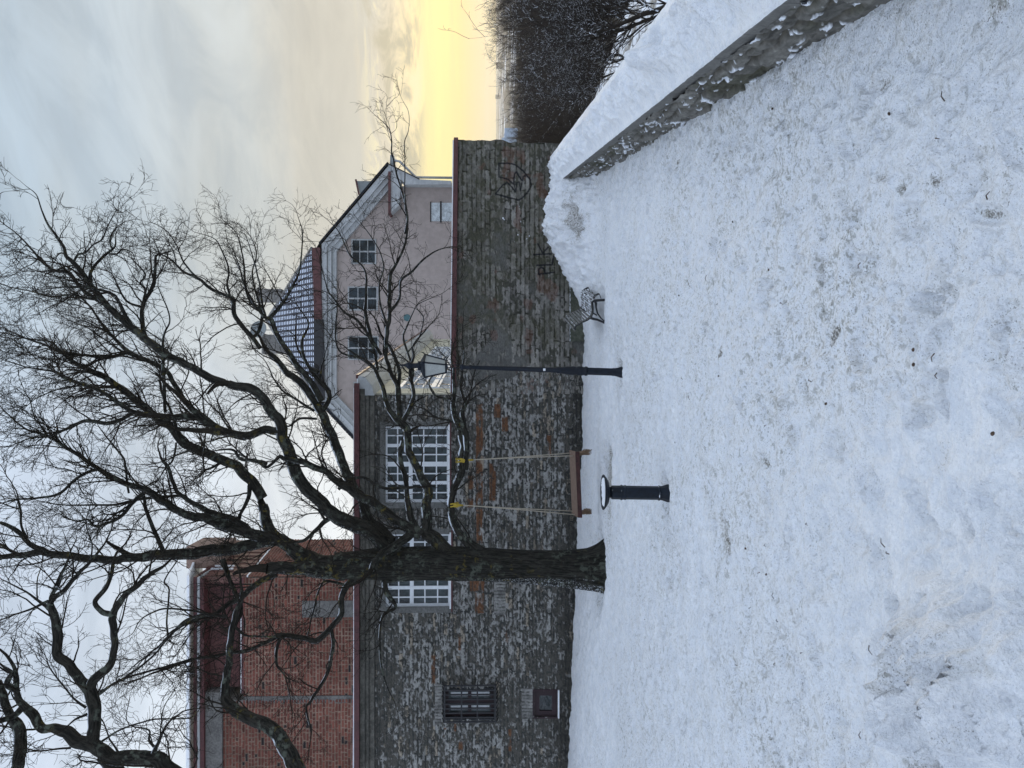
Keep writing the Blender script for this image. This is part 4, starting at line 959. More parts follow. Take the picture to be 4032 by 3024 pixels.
# =================================================================== STREET LAMP
def build_lamp():
    base = LAMP_B.copy(); Y = base[1]
    top = P(1564, 1437, Y); ax = top - base; H = np.linalg.norm(ax); ax /= H
    root = empty('street_lamp', base, label='tall black cast iron lamp post with a tapering four-sided lantern', cat='street lamp')
    px = Y / F
    hh = lambda ix: (2449 - ix) * px
    yz = lambda x: 1300 + x * .5425
    b = MB(); k = px * .5425
    prof = [(-0.1, 44 * k), (0.0, 44 * k), (hh(yz(2105)), 42 * k), (hh(yz(2085)), 35 * k), (hh(yz(2060)), 30 * k), (hh(yz(2055)), 32 * k), (hh(yz(2045)), 29 * k), (hh(yz(1865)), 28.5 * k)]
    b.lathe(prof, base, ax, 8, rot=R(22.5), smooth=False); b.build('base_column', M_IRONS, root)
    b = MB()
    prof = [(hh(yz(1865)), 33 * k), (hh(yz(1850)), 35 * k), (hh(yz(1840)), 29 * k), (hh(yz(1825)), 34 * k), (hh(yz(1800)), 34 * k), (hh(yz(1785)), 28 * k), (hh(yz(1765)), 33 * k), (hh(yz(1720)), 29 * k), (hh(yz(1660)), 22 * k),
            (hh(yz(1650)), 24 * k), (hh(yz(1640)), 19 * k), (hh(yz(1300)), 17 * k), (hh(yz(1025)), 14 * k), (hh(yz(1015)), 21 * k), (hh(yz(1000)), 16 * k), (hh(yz(965)), 16 * k), (hh(yz(955)), 27 * k), (hh(yz(945)), 22 * k), (hh(yz(938)), 6 * k)]
    b.lathe(prof, base, ax, 20); b.build('shaft', M_IRON, root)
    # small sticker
    st = base + ax * hh(yz(1550)); b = MB(); b.box(st[0] - 0.022, st[0] + 0.022, st[1] - 19.5 * k - 0.004, st[1] - 19.5 * k + 0.004, st[2] - .02, st[2] + .02); b.build('sticker', M_WHITE, root)
    lz = lambda x: hh(1550 + x * .1808); kk = px * .1808
    # lantern frame; square plan turned a little so two faces show
    u0 = np.array([1., 0, 0]); a = R(-30); 
    def ring(h, r):
        o = base + ax * h; return [o + np.array([math.cos(a + R(90) * i + R(45)), math.sin(a + R(90) * i + R(45)), 0]) * r for i in range(4)]
    rt = 250 * kk * 1.04; rb = 135 * kk * 1.04
    tp = ring(lz(670), rt); bt = ring(lz(1135), rb)
    b = MB()
    for i in range(4):
        j = (i + 1) % 4
        b.bar(tp[i], bt[i], 0.022, 0.022); b.bar(tp[i], tp[j], 0.03, 0.035); b.bar(bt[i], bt[j], 0.03, 0.03)
        d = tp[i] - (base + ax * lz(670)); d /= np.linalg.norm(d)
        b.tube([tp[i], tp[i] + d * 0.03 + ax * 0.03, tp[i] + d * 0.04 + ax * 0.075], [0.012, 0.010, 0.003], 5)
    for q in (0, 1, 2): b.tube([base + ax * lz(1140) + np.array([math.cos(q * 2.1), math.sin(q * 2.1), 0]) * 0.035, base + ax * hh(yz(945)) + np.array([math.cos(q * 2.1), math.sin(q * 2.1), 0]) * 0.035], 0.008, 6)
    fr = b.build('lantern_frame', M_IRON, root)
    b = MB(); g0 = ring(lz(672), rt * 0.96); g1 = ring(lz(1132), rb * 0.96); b.add(g0 + g1, [(i, i + 4, (i + 1) % 4 + 4, (i + 1) % 4) for i in range(4)] + [(7, 6, 5, 4)]); b.build('lantern_glass', M_FROST, fr)
    b = MB(); r0 = ring(lz(655), rt * 1.02); r1 = ring(lz(600), rt * 0.62); r2 = ring(lz(580), rt * 0.50)
    b.add(r0 + r1 + r2, [(i, (i + 1) % 4, (i + 1) % 4 + 4, i + 4) for i in range(4)] + [(i + 4, (i + 1) % 4 + 4, (i + 1) % 4 + 8, i + 8) for i in range(4)] + [(8, 9, 10, 11), (3, 2, 1, 0)])
    k2 = kk
    b.lathe([(lz(590), 105 * k2), (lz(525), 105 * k2), (lz(520), 60 * k2), (lz(385), 58 * k2), (lz(380), 62 * k2), (lz(330), 80 * k2), (lz(310), 85 * k2), (lz(290), 60 * k2), (lz(230), 30 * k2), (lz(190), 18 * k2), (lz(170), 22 * k2), (lz(140), 16 * k2), (lz(80), 3 * k2)], base, ax, 12)
    b.build('lantern_cap', M_IRON, root)
build_lamp()

# =================================================================== FOUNTAIN POST
def build_fountain():
    base = FOUN_B.copy(); Y = base[1]; px = Y / F * .217
    root = empty('drinking_fountain', base, label='short dark iron post with a snow-filled bowl standing in the snow', cat='drinking fountain')
    h = lambda x: (1965 - x) * px; k = px / 2
    ax = (P(2200 + 925 * .217, 1800 + 638 * .217, Y) - base); ax /= np.linalg.norm(ax)
    b = MB()
    b.lathe([(-0.1, 330 * k), (0, 325 * k), (h(1930), 300 * k), (h(1870), 262 * k), (h(1835), 255 * k), (h(1825), 282 * k), (h(1812), 282 * k), (h(1800), 252 * k), (h(1215), 252 * k), (h(1208), 276 * k), (h(1190), 276 * k), (h(1182), 258 * k), (h(1150), 258 * k),
             (h(1140), 282 * k), (h(1122), 282 * k), (h(1112), 254 * k), (h(960), 252 * k), (h(945), 236 * k)], base, ax, 8, rot=R(8), smooth=False)
    o = b.build('pedestal', M_IRONS, root, bevel=0.004)
    b = MB(); b.lathe([(h(950), 200 * k), (h(905), 196 * k), (h(900), 300 * k), (h(885), 420 * k), (h(850), 540 * k), (h(812), 630 * k), (h(796), 642 * k), (h(790), 632 * k), (h(812), 590 * k), (h(840), 470 * k), (h(862), 330 * k), (h(866), 20 * k)], base, ax, 40); bw = b.build('bowl', M_IRON, root)
    # snow lying in the bowl
    n = 26; rr = np.linspace(0, 1, n)[:, None]; aa = np.linspace(0, 2 * math.pi, 60)[None]
    Rm = 560 * k * rr * (1 - 0.10 * rr * fbm(np.cos(aa) * 3 + 5, np.sin(aa) * 3 + 5, 6, 3)) ; X = base[0] + Rm * np.cos(aa) + ax[0] * h(830); Yy = base[1] + Rm * np.sin(aa)
    Z = base[2] + h(826) - 0.02 + 0.05 * rr ** 2.5 * (0.35 + 0.65 * fbm(np.cos(aa) * 2 + 2, np.sin(aa) * 2 + 8, 9, 3)) + 0.018 * (fbm(X * 40, Yy * 40, 5, 3) - 0.5) + 0.012 * (1 - rr)
    grid_mesh('bowl_snow', X, Yy, Z + 0 * X, M_SNOWC, bw, extra=0 * X)
build_fountain()

# =================================================================== BENCH
def build_bench():
    A = G(2386, 1227); Y0 = A[1] + 0.0
    dirv = np.array([0.196, 0.98, 0.006]); dirv /= np.linalg.norm(dirv)
    acr = np.array([dirv[1], -dirv[0], 0])
    root = empty('park_bench', A, label='slatted park bench with black iron ends, half sunk in snow beside the bank', cat='bench')
    k = Y0 / F * .1808
    L = 1.78
    def q(jx, jy, t=0.0):   # side profile picked in the near end plane
        return np.array(A) + acr * ((980 - jy) * k) * 1.0 + np.array([0, 0, (1580 - jx) * k]) + dirv * t
    for t in (0.03, L - 0.03):
        b = MB()
        for pts, rad in (([(1620, 722), (1450, 735), (1330, 745), (1275, 780), (1290, 900), (1290, 1010), (1255, 1100), (1180, 1160), (1060, 1215), (940, 1290), (905, 1350), (925, 1385)], [26, 26, 28, 24, 22, 24, 28, 24, 20, 18, 18, 20]),
                         ([(1620, 1262), (1520, 1210), (1400, 1160), (1300, 1140), (1250, 1120)], [26, 22, 24, 28, 26]),
                         ([(1345, 775), (1360, 800), (1365, 900), (1400, 1020), (1480, 1130), (1560, 1195)], [26, 22, 16, 15, 14, 12]),
                         ([(1300, 700), (1330, 640), (1400, 600), (1425, 600)], [22, 20, 18, 16]), ([(1430, 600), (1470, 700)], [6, 6]), ([(1290, 1010), (1390, 1065)], [14, 14])):
            P3 = [q(x, y, t) for x, y in pts]
            for i in range(len(P3) - 1): pass
            pts3 = np.array(P3); rads = np.array(rad) * k
            # flat iron section: ribbon with thickness along the bench
            T = np.gradient(pts3, axis=0); T /= np.linalg.norm(T, axis=1)[:, None]
            N = np.cross(T, dirv); vs = []
            for p_, n_, r_ in zip(pts3, N, rads):
                for s1, s2 in ((-1, -1), (1, -1), (1, 1), (-1, 1)): vs.append(p_ + n_ * r_ * s1 + dirv * 0.022 * s2)
            m_ = len(pts3)
            b.add(vs, [(i * 4 + j, i * 4 + (j + 1) % 4, (i + 1) * 4 + (j + 1) % 4, (i + 1) * 4 + j) for i in range(m_ - 1) for j in range(4)] + [(3, 2, 1, 0), (m_ * 4 - 4, m_ * 4 - 3, m_ * 4 - 2, m_ * 4 - 1)])
        b.build('iron_end', M_BLACK, root)
    seat = [(1345, 640), (1290, 665), (1250, 715), (1245, 775), (1255, 835), (1262, 895), (1265, 955), (1265, 1010)]
    sd_ = [(1275, 1055)]
    backp = [(1232, 1105), (1178, 1140), (1122, 1170), (1065, 1198), (1010, 1228), (955, 1258), (905, 1290), (868, 1345), (900, 1395)]
    for name, prof, mt_ in (('seat_slat', seat + sd_, M_SLAT), ('back_slat', backp, M_SLATB)):
        pr_ = [q(x, y, 0) for x, y in prof]
        for i, p_ in enumerate(pr_):
            a_ = pr_[max(0, i - 1)]; c_ = pr_[min(len(pr_) - 1, i + 1)]; tg = (c_ - a_) / np.linalg.norm(c_ - a_)
            nn = np.cross(tg, dirv); wv = tg * 22 * k * 1.0; hv = nn * 11 * k
            b = MB(); vs = []
            for t in (-0.02, L + 0.02):
                for s1, s2 in ((-1, -1), (1, -1), (1, 1), (-1, 1)): vs.append(p_ + wv * s1 + hv * s2 + dirv * t)
            b.add(vs, [(0, 1, 2, 3), (7, 6, 5, 4), (0, 4, 5, 1), (1, 5, 6, 2), (2, 6, 7, 3), (3, 7, 4, 0)])
            b.build(name, mt_, root, bevel=0.006)
build_bench()

# =================================================================== TREES
class Wood:
    """limb tubes with UVs, gathered into numpy arrays"""
    def __init__(s): s.V = []; s.Fq = []; s.UV = []; s.n = 0
    def tube(s, pts, rad, n, rough=0.0, seed=0):
        pts = np.asarray(pts, float); m_ = len(pts); rad = np.asarray(rad, float)
        T = np.gradient(pts, axis=0); T /= np.linalg.norm(T, axis=1)[:, None] + 1e-12
        u = np.cross(T[0], [0.02, 1.0, 0.05]); u /= np.linalg.norm(u)
        L = np.concatenate([[0], np.cumsum(np.linalg.norm(np.diff(pts, axis=0), axis=1))])
        ang = np.linspace(0, 2 * math.pi, n + 1); ca, sa = np.cos(ang), np.sin(ang)
        out = np.zeros((m_, n + 1, 3)); uv = np.zeros((m_, n + 1, 2))
        if rough:
            AA, LL = np.meshgrid(ang, L)
            nz = fbm(np.cos(AA) * 3.2 + 10 + seed, np.sin(AA) * 3.2 + LL * 1.1, 3 + seed, 3) - 0.5
            fine = fbm(np.cos(AA) * 14 + 10, np.sin(AA) * 14 + LL * 2.2, 9 + seed, 3) - 0.5
            mul = 1 + rough * nz * 1.3 + rough * 0.55 * fine
        else: mul = np.ones((m_, n + 1))
        for i in range(m_):
            u = u - T[i] * (u @ T[i]); u /= np.linalg.norm(u); v = np.cross(T[i], u)
            out[i] = pts[i] + (u[None] * ca[:, None] + v[None] * sa[:, None]) * (rad[i] * mul[i])[:, None]
            uv[i, :, 0] = ang / (2 * math.pi) * max(0.06, rad.mean()) * 6.28; uv[i, :, 1] = L[i]
        idx = np.arange(m_ * (n + 1)).reshape(m_, n + 1) + s.n
        q = np.stack([idx[:-1, :-1], idx[:-1, 1:], idx[1:, 1:], idx[1:, :-1]], -1).reshape(-1, 4)
        s.V.append(out.reshape(-1, 3)); s.UV.append(uv.reshape(-1, 2)); s.Fq.append(q); s.n += m_ * (n + 1)
    def build(s, name, mat, parent=None):
        V = np.concatenate(s.V).astype(np.float32); Q = np.concatenate(s.Fq).astype(np.int32); UV = np.concatenate(s.UV).astype(np.float32)
        me = bpy.data.meshes.new(name); me.vertices.add(len(V)); me.vertices.foreach_set('co', V.reshape(-1))
        me.loops.add(Q.size); me.loops.foreach_set('vertex_index', Q.reshape(-1)); me.polygons.add(len(Q)); me.polygons.foreach_set('loop_start', np.arange(0, Q.size, 4, dtype=np.int32))
        me.polygons.foreach_set('use_smooth', np.ones(len(Q), bool)); me.update(calc_edges=True)
        ul = me.uv_layers.new(name='UVMap'); ul.data.foreach_set('uv', UV[Q.reshape(-1)].reshape(-1))
        return link(name, me, mat, parent)

def unit(v): return v / (np.linalg.norm(v, axis=-1, keepdims=True) + 1e-12)
def grow(rng, p0, d0, length, r0, K, wig, trop, tipf=0.25):
    """N curved shoots; returns points (N,K+1,3) and radii (N,K+1)"""
    N = len(p0); pts = np.zeros((N, K + 1, 3)); pts[:, 0] = p0; d = unit(d0.copy()); curl = rng.normal(0, 1, (N, 3)) * wig * 0.6
    for k in range(K):
        d = unit(d + curl / K * 2.2 + rng.normal(0, 1, (N, 3)) * wig / math.sqrt(K) + np.array([0, 0, trop]) / K)
        pts[:, k + 1] = pts[:, k] + d * (length / K)[:, None]
    t = np.linspace(0, 1, K + 1)[None]; rad = r0[:, None] * (1 - (1 - tipf) * t)
    return pts, rad
def spawn(rng, pts, rad, cnt, ang=(0.5, 1.0), lo=0.15):
    """children start points along each parent"""
    N, K1, _ = pts.shape; K = K1 - 1
    par = np.repeat(np.arange(N), cnt); M = len(par)
    t = lo + (1 - lo) * rng.random(M) ** 0.9; f = t * K; i = np.minimum(f.astype(int), K - 1); fr = (f - i)[:, None]
    p = pts[par, i] * (1 - fr) + pts[par, i + 1] * fr; T = unit(pts[par, i + 1] - pts[par, i])
    r = rad[par, i] * (1 - fr[:, 0]) + rad[par, i + 1] * fr[:, 0]
    q = unit(np.cross(T, rng.normal(0, 1, (M, 3)))); a = rng.uniform(ang[0], ang[1], M)[:, None]
    return p, T * np.cos(a) + q * np.sin(a), r, par, t
def tubes_mesh(groups):
    """groups: list of (pts, rad, sides) -> vertices, quads"""
    Vs, Qs, n0 = [], [], 0
    for pts, rad, n in groups:
        N, K1, _ = pts.shape
        if N == 0: continue
        T = unit(np.gradient(pts, axis=1)); ref = unit(np.cross(T[:, 0], np.array([0.3, 0.9, 0.2])))[:, None, :]
        u = unit(ref - T * np.sum(ref * T, -1, keepdims=True)); v = np.cross(T, u)
        a = np.linspace(0, 2 * math.pi, n, endpoint=False)
        ring = pts[:, :, None] + (u[:, :, None] * np.cos(a)[None, None, :, None] + v[:, :, None] * np.sin(a)[None, None, :, None]) * rad[:, :, None, None]
        idx = np.arange(N * K1 * n).reshape(N, K1, n) + n0
        nx = np.roll(idx, -1, axis=2)
        q = np.stack([idx[:, :-1], nx[:, :-1], nx[:, 1:], idx[:, 1:]], -1).reshape(-1, 4)
        Vs.append(ring.reshape(-1, 3)); Qs.append(q); n0 += N * K1 * n
    return np.concatenate(Vs), np.concatenate(Qs)
def raw_mesh(name, V, Q):
    V = V.astype(np.float32); Q = Q.astype(np.int32); me = bpy.data.meshes.new(name); me.vertices.add(len(V)); me.vertices.foreach_set('co', V.reshape(-1))
    me.loops.add(Q.size); me.loops.foreach_set('vertex_index', Q.reshape(-1)); me.polygons.add(len(Q)); me.polygons.foreach_set('loop_start', np.arange(0, Q.size, 4, dtype=np.int32))
    me.polygons.foreach_set('use_smooth', np.ones(len(Q), bool)); me.update(calc_edges=True); return me

def catmull(P_, n):
    P_ = np.asarray(P_, float); m_ = len(P_)
    ext = np.vstack([2 * P_[0] - P_[1], P_, 2 * P_[-1] - P_[-2]]); out = []
    seg = np.linalg.norm(np.diff(P_[:, :2], axis=0), axis=1); tot = seg.sum()
    for i in range(m_ - 1):
        k = max(2, int(round(n * seg[i] / tot))); t = np.linspace(0, 1, k, endpoint=False)[:, None]
        p0, p1, p2, p3 = ext[i:i + 4]
        out.append(0.5 * ((2 * p1) + (-p0 + p2) * t + (2 * p0 - 5 * p1 + 4 * p2 - p3) * t ** 2 + (-p0 + 3 * p1 - 3 * p2 + p3) * t ** 3))
    out.append(P_[-1:]); return np.vstack(out)

# limbs: view, [(x, y, width)...], change of depth from start to end (m), twig density
TRUNK = [(2392, 2238, 235), (2378, 2239, 214), (2352, 2241, 182), (2315, 2243, 162), (2276, 2242, 150), (2168, 2237, 134), (2000, 2228, 128), (1842, 2221, 131), (1680, 2217, 127), (1560, 2221, 128), (1462, 2222, 120), (1390, 2226, 112), (1320, 2228, 104)]
LIMBS = [
 ('F', [(1330, 420, 160), (1200, 405, 135), (1100, 345, 118), (1000, 280, 100), (900, 215, 98), (860, 165, 90), (825, 80, 72), (800, -15, 66)], 0.6, .25),
 ('B', [(2080, 1130, 80), (2000, 1000, 78), (1850, 870, 72), (1700, 800, 70), (1560, 740, 68), (1450, 690, 68), (1360, 570, 66), (1200, 450, 60), (1000, 300, 52), (850, 185, 45), (700, 120, 32), (560, 30, 26), (420, -60, 20), (250, -120, 14), (60, -200, 8)], 1.2, 1),
 ('D', [(1330, 1570, 150), (1180, 1430, 128), (1000, 1345, 110), (850, 1260, 100), (740, 1170, 96), (640, 1080, 94), (540, 950, 95), (500, 830, 94), (440, 650, 88), (400, 520, 84), (300, 380, 76), (200, 275, 78), (50, 240, 66), (0, 226, 64)], -0.8, .35),
 ('A', [(1775, 1628, 64), (1640, 1580, 62), (1480, 1490, 60), (1330, 1410, 60), (1170, 1290, 60), (1000, 1150, 58), (850, 1010, 50), (740, 870, 44), (680, 790, 40), (590, 670, 34), (520, 620, 28), (500, 540, 24), (440, 450, 20), (380, 370, 16), (340, 280, 12), (290, 140, 8), (200, 60, 4)], -0.8, .7),
 ('A', [(720, 830, 26), (715, 745, 25), (800, 640, 21), (870, 580, 20), (910, 540, 14), (916, 480, 9)], 0.4, .3),
 ('A', [(865, 602, 14), (930, 602, 14), (970, 566, 11), (1050, 592, 8), (1070, 650, 4)], 0.2, 1),
 ('A', [(585, 662, 20), (620, 607, 18), (680, 592, 14), (740, 532, 13), (810, 486, 13), (850, 390, 10), (895, 300, 7), (930, 240, 4)], -0.3, 1),
 ('A', [(885, 560, 12), (872, 490, 12), (900, 420, 9), (935, 385, 6)], 0.2, .8),
 ('A', [(830, 1000, 36), (700, 930, 30), (620, 850, 28), (540, 750, 28), (430, 732, 25), (330, 660, 22), (280, 600, 18), (200, 510, 14), (130, 440, 10), (60, 390, 8), (0, 340, 5)], 0.9, 1.3),
 ('A', [(790, 970, 14), (650, 942, 13), (560, 930, 13), (400, 940, 12), (250, 900, 10), (100, 870, 8), (0, 835, 6)], -0.6, 1.3),
 ('D', [(1520, 1420, 100), (1450, 1385, 92), (1280, 1270, 80), (1100, 1150, 74), (930, 1050, 66), (820, 960, 58), (700, 880, 54), (580, 840, 50), (450, 822, 36), (410, 795, 26), (350, 850, 24), (290, 880, 24), (240, 845, 20), (160, 822, 18), (60, 740, 12)], -1.0, .5),
 ('D', [(1290, 1480, 110), (1120, 1300, 82), (1050, 1130, 74), (990, 1050, 72), (920, 870, 74), (850, 700, 74), (780, 560, 72), (740, 450, 68), (660, 330, 62), (560, 210, 58), (470, 140, 52), (400, 50, 44), (330, -10, 40)], 2.0, .4),
 ('A', [(2060, 1350, 38), (2000, 1270, 36), (1900, 1150, 35), (1862, 1080, 35), (1842, 970, 33), (1780, 925, 26), (1650, 870, 24), (1580, 800, 22), (1450, 740, 18), (1350, 640, 13), (1250, 600, 8), (1100, 560, 4)], 0.8, 1),
 ('A', [(1560, 790, 16), (1470, 690, 14), (1430, 610, 12), (1400, 530, 10), (1330, 430, 8), (1240, 370, 6), (1150, 345, 3)], 0.5, 1.1),
 ('A', [(1840, 1000, 20), (1800, 850, 18), (1810, 720, 14), (1750, 560, 10), (1690, 480, 7), (1540, 430, 4)], 0.5, 1.1),
 ('A', [(2000, 1270, 30), (2060, 1200, 30), (2080, 1060, 26), (2020, 1020, 22), (1960, 930, 20), (1930, 700, 14), (1910, 560, 10), (1860, 420, 7), (1750, 320, 4)], 0.6, 1.1),
 ('A', [(2080, 1060, 22), (2040, 960, 16), (2000, 760, 12), (2030, 600, 9), (1990, 470, 6), (1880, 360, 4)], 0.7, 1.1),
 ('A', [(1290, 1560, 25), (1290, 1450, 24), (1290, 1300, 20), (1310, 1220, 16), (1345, 1130, 12), (1310, 1000, 10), (1250, 860, 8)], -0.4, .9),
 ('A', [(1170, 1290, 40), (1140, 1230, 38), (1120, 1100, 34), (1130, 1020, 30), (1190, 900, 28), (1225, 800, 28), (1230, 700, 22), (1235, 620, 18), (1290, 600, 12), (1390, 570, 7)], 0.5, 1.2),
 ('A', [(1140, 980, 22), (1150, 880, 18), (1110, 830, 14), (1150, 770, 14), (1080, 680, 10), (1040, 640, 6)], 0.3, 1.0),
 ('A', [(1110, 1020, 20), (1000, 970, 16), (930, 860, 12), (880, 760, 8), (780, 720, 4)], -0.3, 1.3),
 ('B', [(1700, 560, 52), (1500, 400, 46), (1400, 250, 40), (1320, 130, 36), (1240, 80, 34), (1150, 40, 34), (1020, -30, 34), (940, -110, 26), (850, -190, 24), (780, -290, 18), (720, -380, 16), (620, -480, 12)], 0.6, .9),
 ('A', [(1010, 1380, 30), (880, 1420, 28), (700, 1410, 22), (520, 1385, 20), (400, 1300, 14), (250, 1280, 12), (0, 1225, 7)], -0.6, 1.4),
 ('B', [(1310, 450, 28), (1300, 300, 28), (1295, 150, 25), (1290, 60, 22)], -0.5, .6),
 ('D', [(395, 600, 60), (300, 590, 60), (150, 625, 58), (0, 620, 58), (-130, 600, 56)], -0.5, .3),
 ('B', [(1950, 640, 66), (1850, 620, 60), (1750, 590, 58), (1560, 500, 48), (1350, 482, 50), (1180, 475, 46), (1040, 440, 36), (950, 380, 32), (860, 320, 28), (740, 262, 28), (620, 220, 26), (520, 182, 22), (440, 130, 18), (300, 110, 12), (100, 60, 8), (-60, 0, 4)], -0.5, 1.1),
 ('B', [(1760, 590, 52), (1640, 520, 50), (1500, 400, 46)], 0.0, .3),
 ('B', [(1060, 450, 28), (880, 530, 30), (680, 520, 28), (560, 570, 22), (480, 600, 20), (380, 640, 15), (250, 650, 11), (120, 700, 8), (0, 740, 4)], -0.7, 1.3),
 ('B', [(2200, 1440, 110), (2080, 1440, 100), (1950, 1400, 82), (1800, 1340, 78), (1650, 1290, 70), (1500, 1275, 56), (1400, 1230, 54), (1270, 1150, 54), (1150, 1062, 46), (1000, 1020, 42), (880, 962, 44), (780, 900, 34), (690, 830, 30), (570, 760, 28), (400, 650, 24), (330, 622, 20), (200, 580, 14), (80, 480, 10), (0, 400, 6)], -1.6, 1.1),
 ('B', [(2020, 1440, 60), (1850, 1300, 52), (1700, 1250, 50), (1600, 1200, 40), (1430, 1110, 32), (1370, 1000, 28), (1330, 880, 28), (1288, 838, 20)], -0.6, .5),
 ('B', [(1430, 1110, 24), (1250, 1120, 22), (1050, 1150, 22), (900, 1180, 18), (700, 1182, 14), (500, 1180, 11), (300, 1150, 7)], 0.5, 1.3),
 ('B', [(1150, 1080, 34), (1050, 1170, 34), (960, 1270, 28), (870, 1320, 22), (750, 1350, 20), (700, 1300, 18), (600, 1312, 12), (480, 1260, 7)], -0.5, 1.3),
 ('B', [(1020, 1090, 18), (990, 860, 18), (962, 790, 16), (870, 680, 12), (780, 560, 7)], 0.4, .6),
 ('B', [(780, 900, 26), (700, 922, 24), (600, 980, 22), (470, 1090, 20), (300, 1130, 15), (130, 1142, 12), (0, 1172, 8)], -0.5, 1.2),
 ('B', [(1980, 1010, 36), (1965, 1130, 32), (1890, 1270, 24), (1850, 1360, 18)], -0.5, .7),
 ('B', [(1395, 690, 16), (1370, 820, 16), (1330, 870, 14)], 0.2, .6),
 ('B', [(1780, 830, 26), (1620, 900, 16), (1620, 700, 12), (1640, 500, 8)], -.4, 1.0),
 ('B', [(2110, 860, 40), (2000, 825, 26), (1900, 820, 26), (1850, 750, 20), (1740, 745, 12), (1620, 770, 6)], 0.4, .8),
 ('F', [(900, 225, 78), (750, 262, 82), (500, 300, 84), (300, 322, 82), (100, 340, 74), (-60, 352, 66)], -0.4, .3),
 ('B', [(1206, 1590, 66), (900, 1622, 62), (700, 1610, 60), (500, 1590, 54), (300, 1562, 54), (150, 1580, 44), (0, 1602, 36), (-150, 1610, 30)], -0.6, .7),
 ('B', [(350, 1545, 46), (220, 1470, 36), (130, 1380, 35), (60, 1340, 30), (0, 1322, 25)], -0.3, .7),
 ('B', [(215, 1460, 22), (172, 1350, 18), (165, 1230, 18), (140, 1105, 12)], 0.2, .4),
 ('B', [(165, 1220, 12), (60, 1190, 11), (0, 1162, 9)], 0.1, .8),
 ('B', [(150, 1572, 26), (60, 1530, 22), (0, 1492, 20)], 0.3, .8),
 ('B', [(1290, 1545, 36), (1240, 1430, 32), (1200, 1320, 30), (1155, 1220, 28), (1140, 1110, 22)], 0.3, .5),
 ('D', [(1720, 1560, 130), (1620, 1440, 105), (1560, 1390, 90), (1570, 1330, 78), (1558, 1200, 72), (1580, 1060, 72), (1490, 880, 58), (1420, 740, 60), (1400, 600, 60), (1350, 530, 56), (1280, 430, 40), (1230, 300, 34), (1190, 180, 30), (1140, 90, 25), (1040, 20, 20), (960, -40, 12)], 0.6, .35),
 ('D', [(1530, 1410, 70), (1480, 1350, 56), (1430, 1200, 44), (1400, 1000, 40), (1350, 800, 40), (1385, 680, 48)], 0.3, .25),
 ('D', [(1370, 560, 50), (1350, 430, 46), (1345, 280, 46), (1290, 150, 35), (1240, 0, 30)], 0.3, .4),
 ('D', [(1340, 260, 36), (1350, 130, 30), (1310, 0, 28), (1270, -80, 26)], 0.6, .4),
 ('D', [(1380, 520, 44), (1440, 400, 34), (1465, 300, 30), (1440, 150, 26), (1465, 0, 20), (1460, -80, 15), (1560, -200, 10)], -0.4, .7),
 ('G', [(1370, 1110, 32), (1385, 900, 38), (1400, 780, 34), (1400, 600, 34), (1410, 420, 29), (1450, 330, 25), (1530, 150, 20), (1560, 0, 17)], 0.5, 1),
 ('Z', [(545, 960, 17), (557, 840, 17), (530, 680, 15), (480, 520, 13), (450, 380, 11), (430, 200, 8), (340, 110, 4)], 0.3, 1),
 ('Z', [(548, 800, 13), (540, 650, 10), (545, 500, 8), (540, 300, 7), (572, 200, 5), (570, 80, 4), (528, -5, 3)], -0.2, 0.5),
 ('G', [(1410, 720, 28), (1490, 600, 20), (1500, 450, 20), (1600, 370, 18), (1720, 250, 15), (1820, 190, 11), (1920, 160, 7)], -0.4, 1),
 ('G', [(1330, 1100, 28), (1230, 930, 30), (1190, 700, 28), (1200, 500, 22), (1180, 350, 18), (1060, 230, 15), (960, 30, 9), (880, -60, 5)], 0.5, 1.2),
 ('G', [(1390, 860, 20), (1330, 680, 18), (1310, 500, 15), (1350, 300, 12), (1260, 100, 10), (1150, -50, 6)], 0.3, 1.1),
 ('G', [(1350, 1380, 28), (1260, 1210, 26), (1150, 1130, 22), (980, 1080, 16), (930, 950, 13), (945, 700, 9)], -0.6, 1),
 ('G', [(1300, 1230, 26), (1250, 1000, 26), (1130, 810, 24), (1020, 740, 19), (930, 630, 16), (860, 520, 12), (800, 300, 8)], 0.4, 1.1),
 ('G', [(1590, 1330, 26), (1610, 1240, 24), (1570, 1100, 20), (1520, 950, 18), (1550, 850, 14), (1620, 700, 9)], -0.3, .8),
 ('G', [(1560, 1080, 14), (1660, 950, 12), (1700, 780, 10), (1640, 670, 8), (1800, 590, 6)], -0.3, 1.),
 ('G', [(810, 1500, 60), (700, 1330, 52), (560, 1130, 46), (430, 940, 42), (370, 800, 42), (310, 770, 28), (220, 660, 20), (140, 500, 16), (100, 350, 12), (30, 160, 6)], 0.8, .8),
 ('G', [(350, 790, 36), (480, 630, 28), (560, 500, 24), (610, 380, 18), (635, 200, 14), (640, 20, 9), (600, -120, 5)], 0.8, 1.1),
 ('G', [(320, 760, 24), (290, 620, 18), (260, 430, 14), (210, 250, 10), (150, 60, 6)], 0.5, 1.2),
 ('G', [(780, 1250, 40), (680, 1180, 30), (640, 980, 24), (700, 830, 16), (620, 700, 10)], 0.4, 1.2),
 ('D', [(740, 450, 40), (800, 320, 36), (720, 210, 30), (640, 100, 24), (560, -30, 18)], 0.8, .8),
 ('D', [(2030, 1590, 120), (1930, 1510, 90), (1840, 1430, 66), (1780, 1280, 60), (1765, 1120, 58), (1800, 1000, 60), (1845, 850, 62), (1850, 750, 60), (1840, 600, 56), (1800, 480, 50), (1782, 380, 40), (1782, 250, 30), (1782, 100, 18)], 0.3, .3),
 ('D', [(1870, 900, 52), (1885, 800, 46), (1880, 700, 48), (1862, 560, 44), (1850, 440, 34), (1882, 380, 25), (1835, 260, 20), (1850, 130, 17), (1862, 0, 13), (1850, -120, 9)], -0.3, .3),
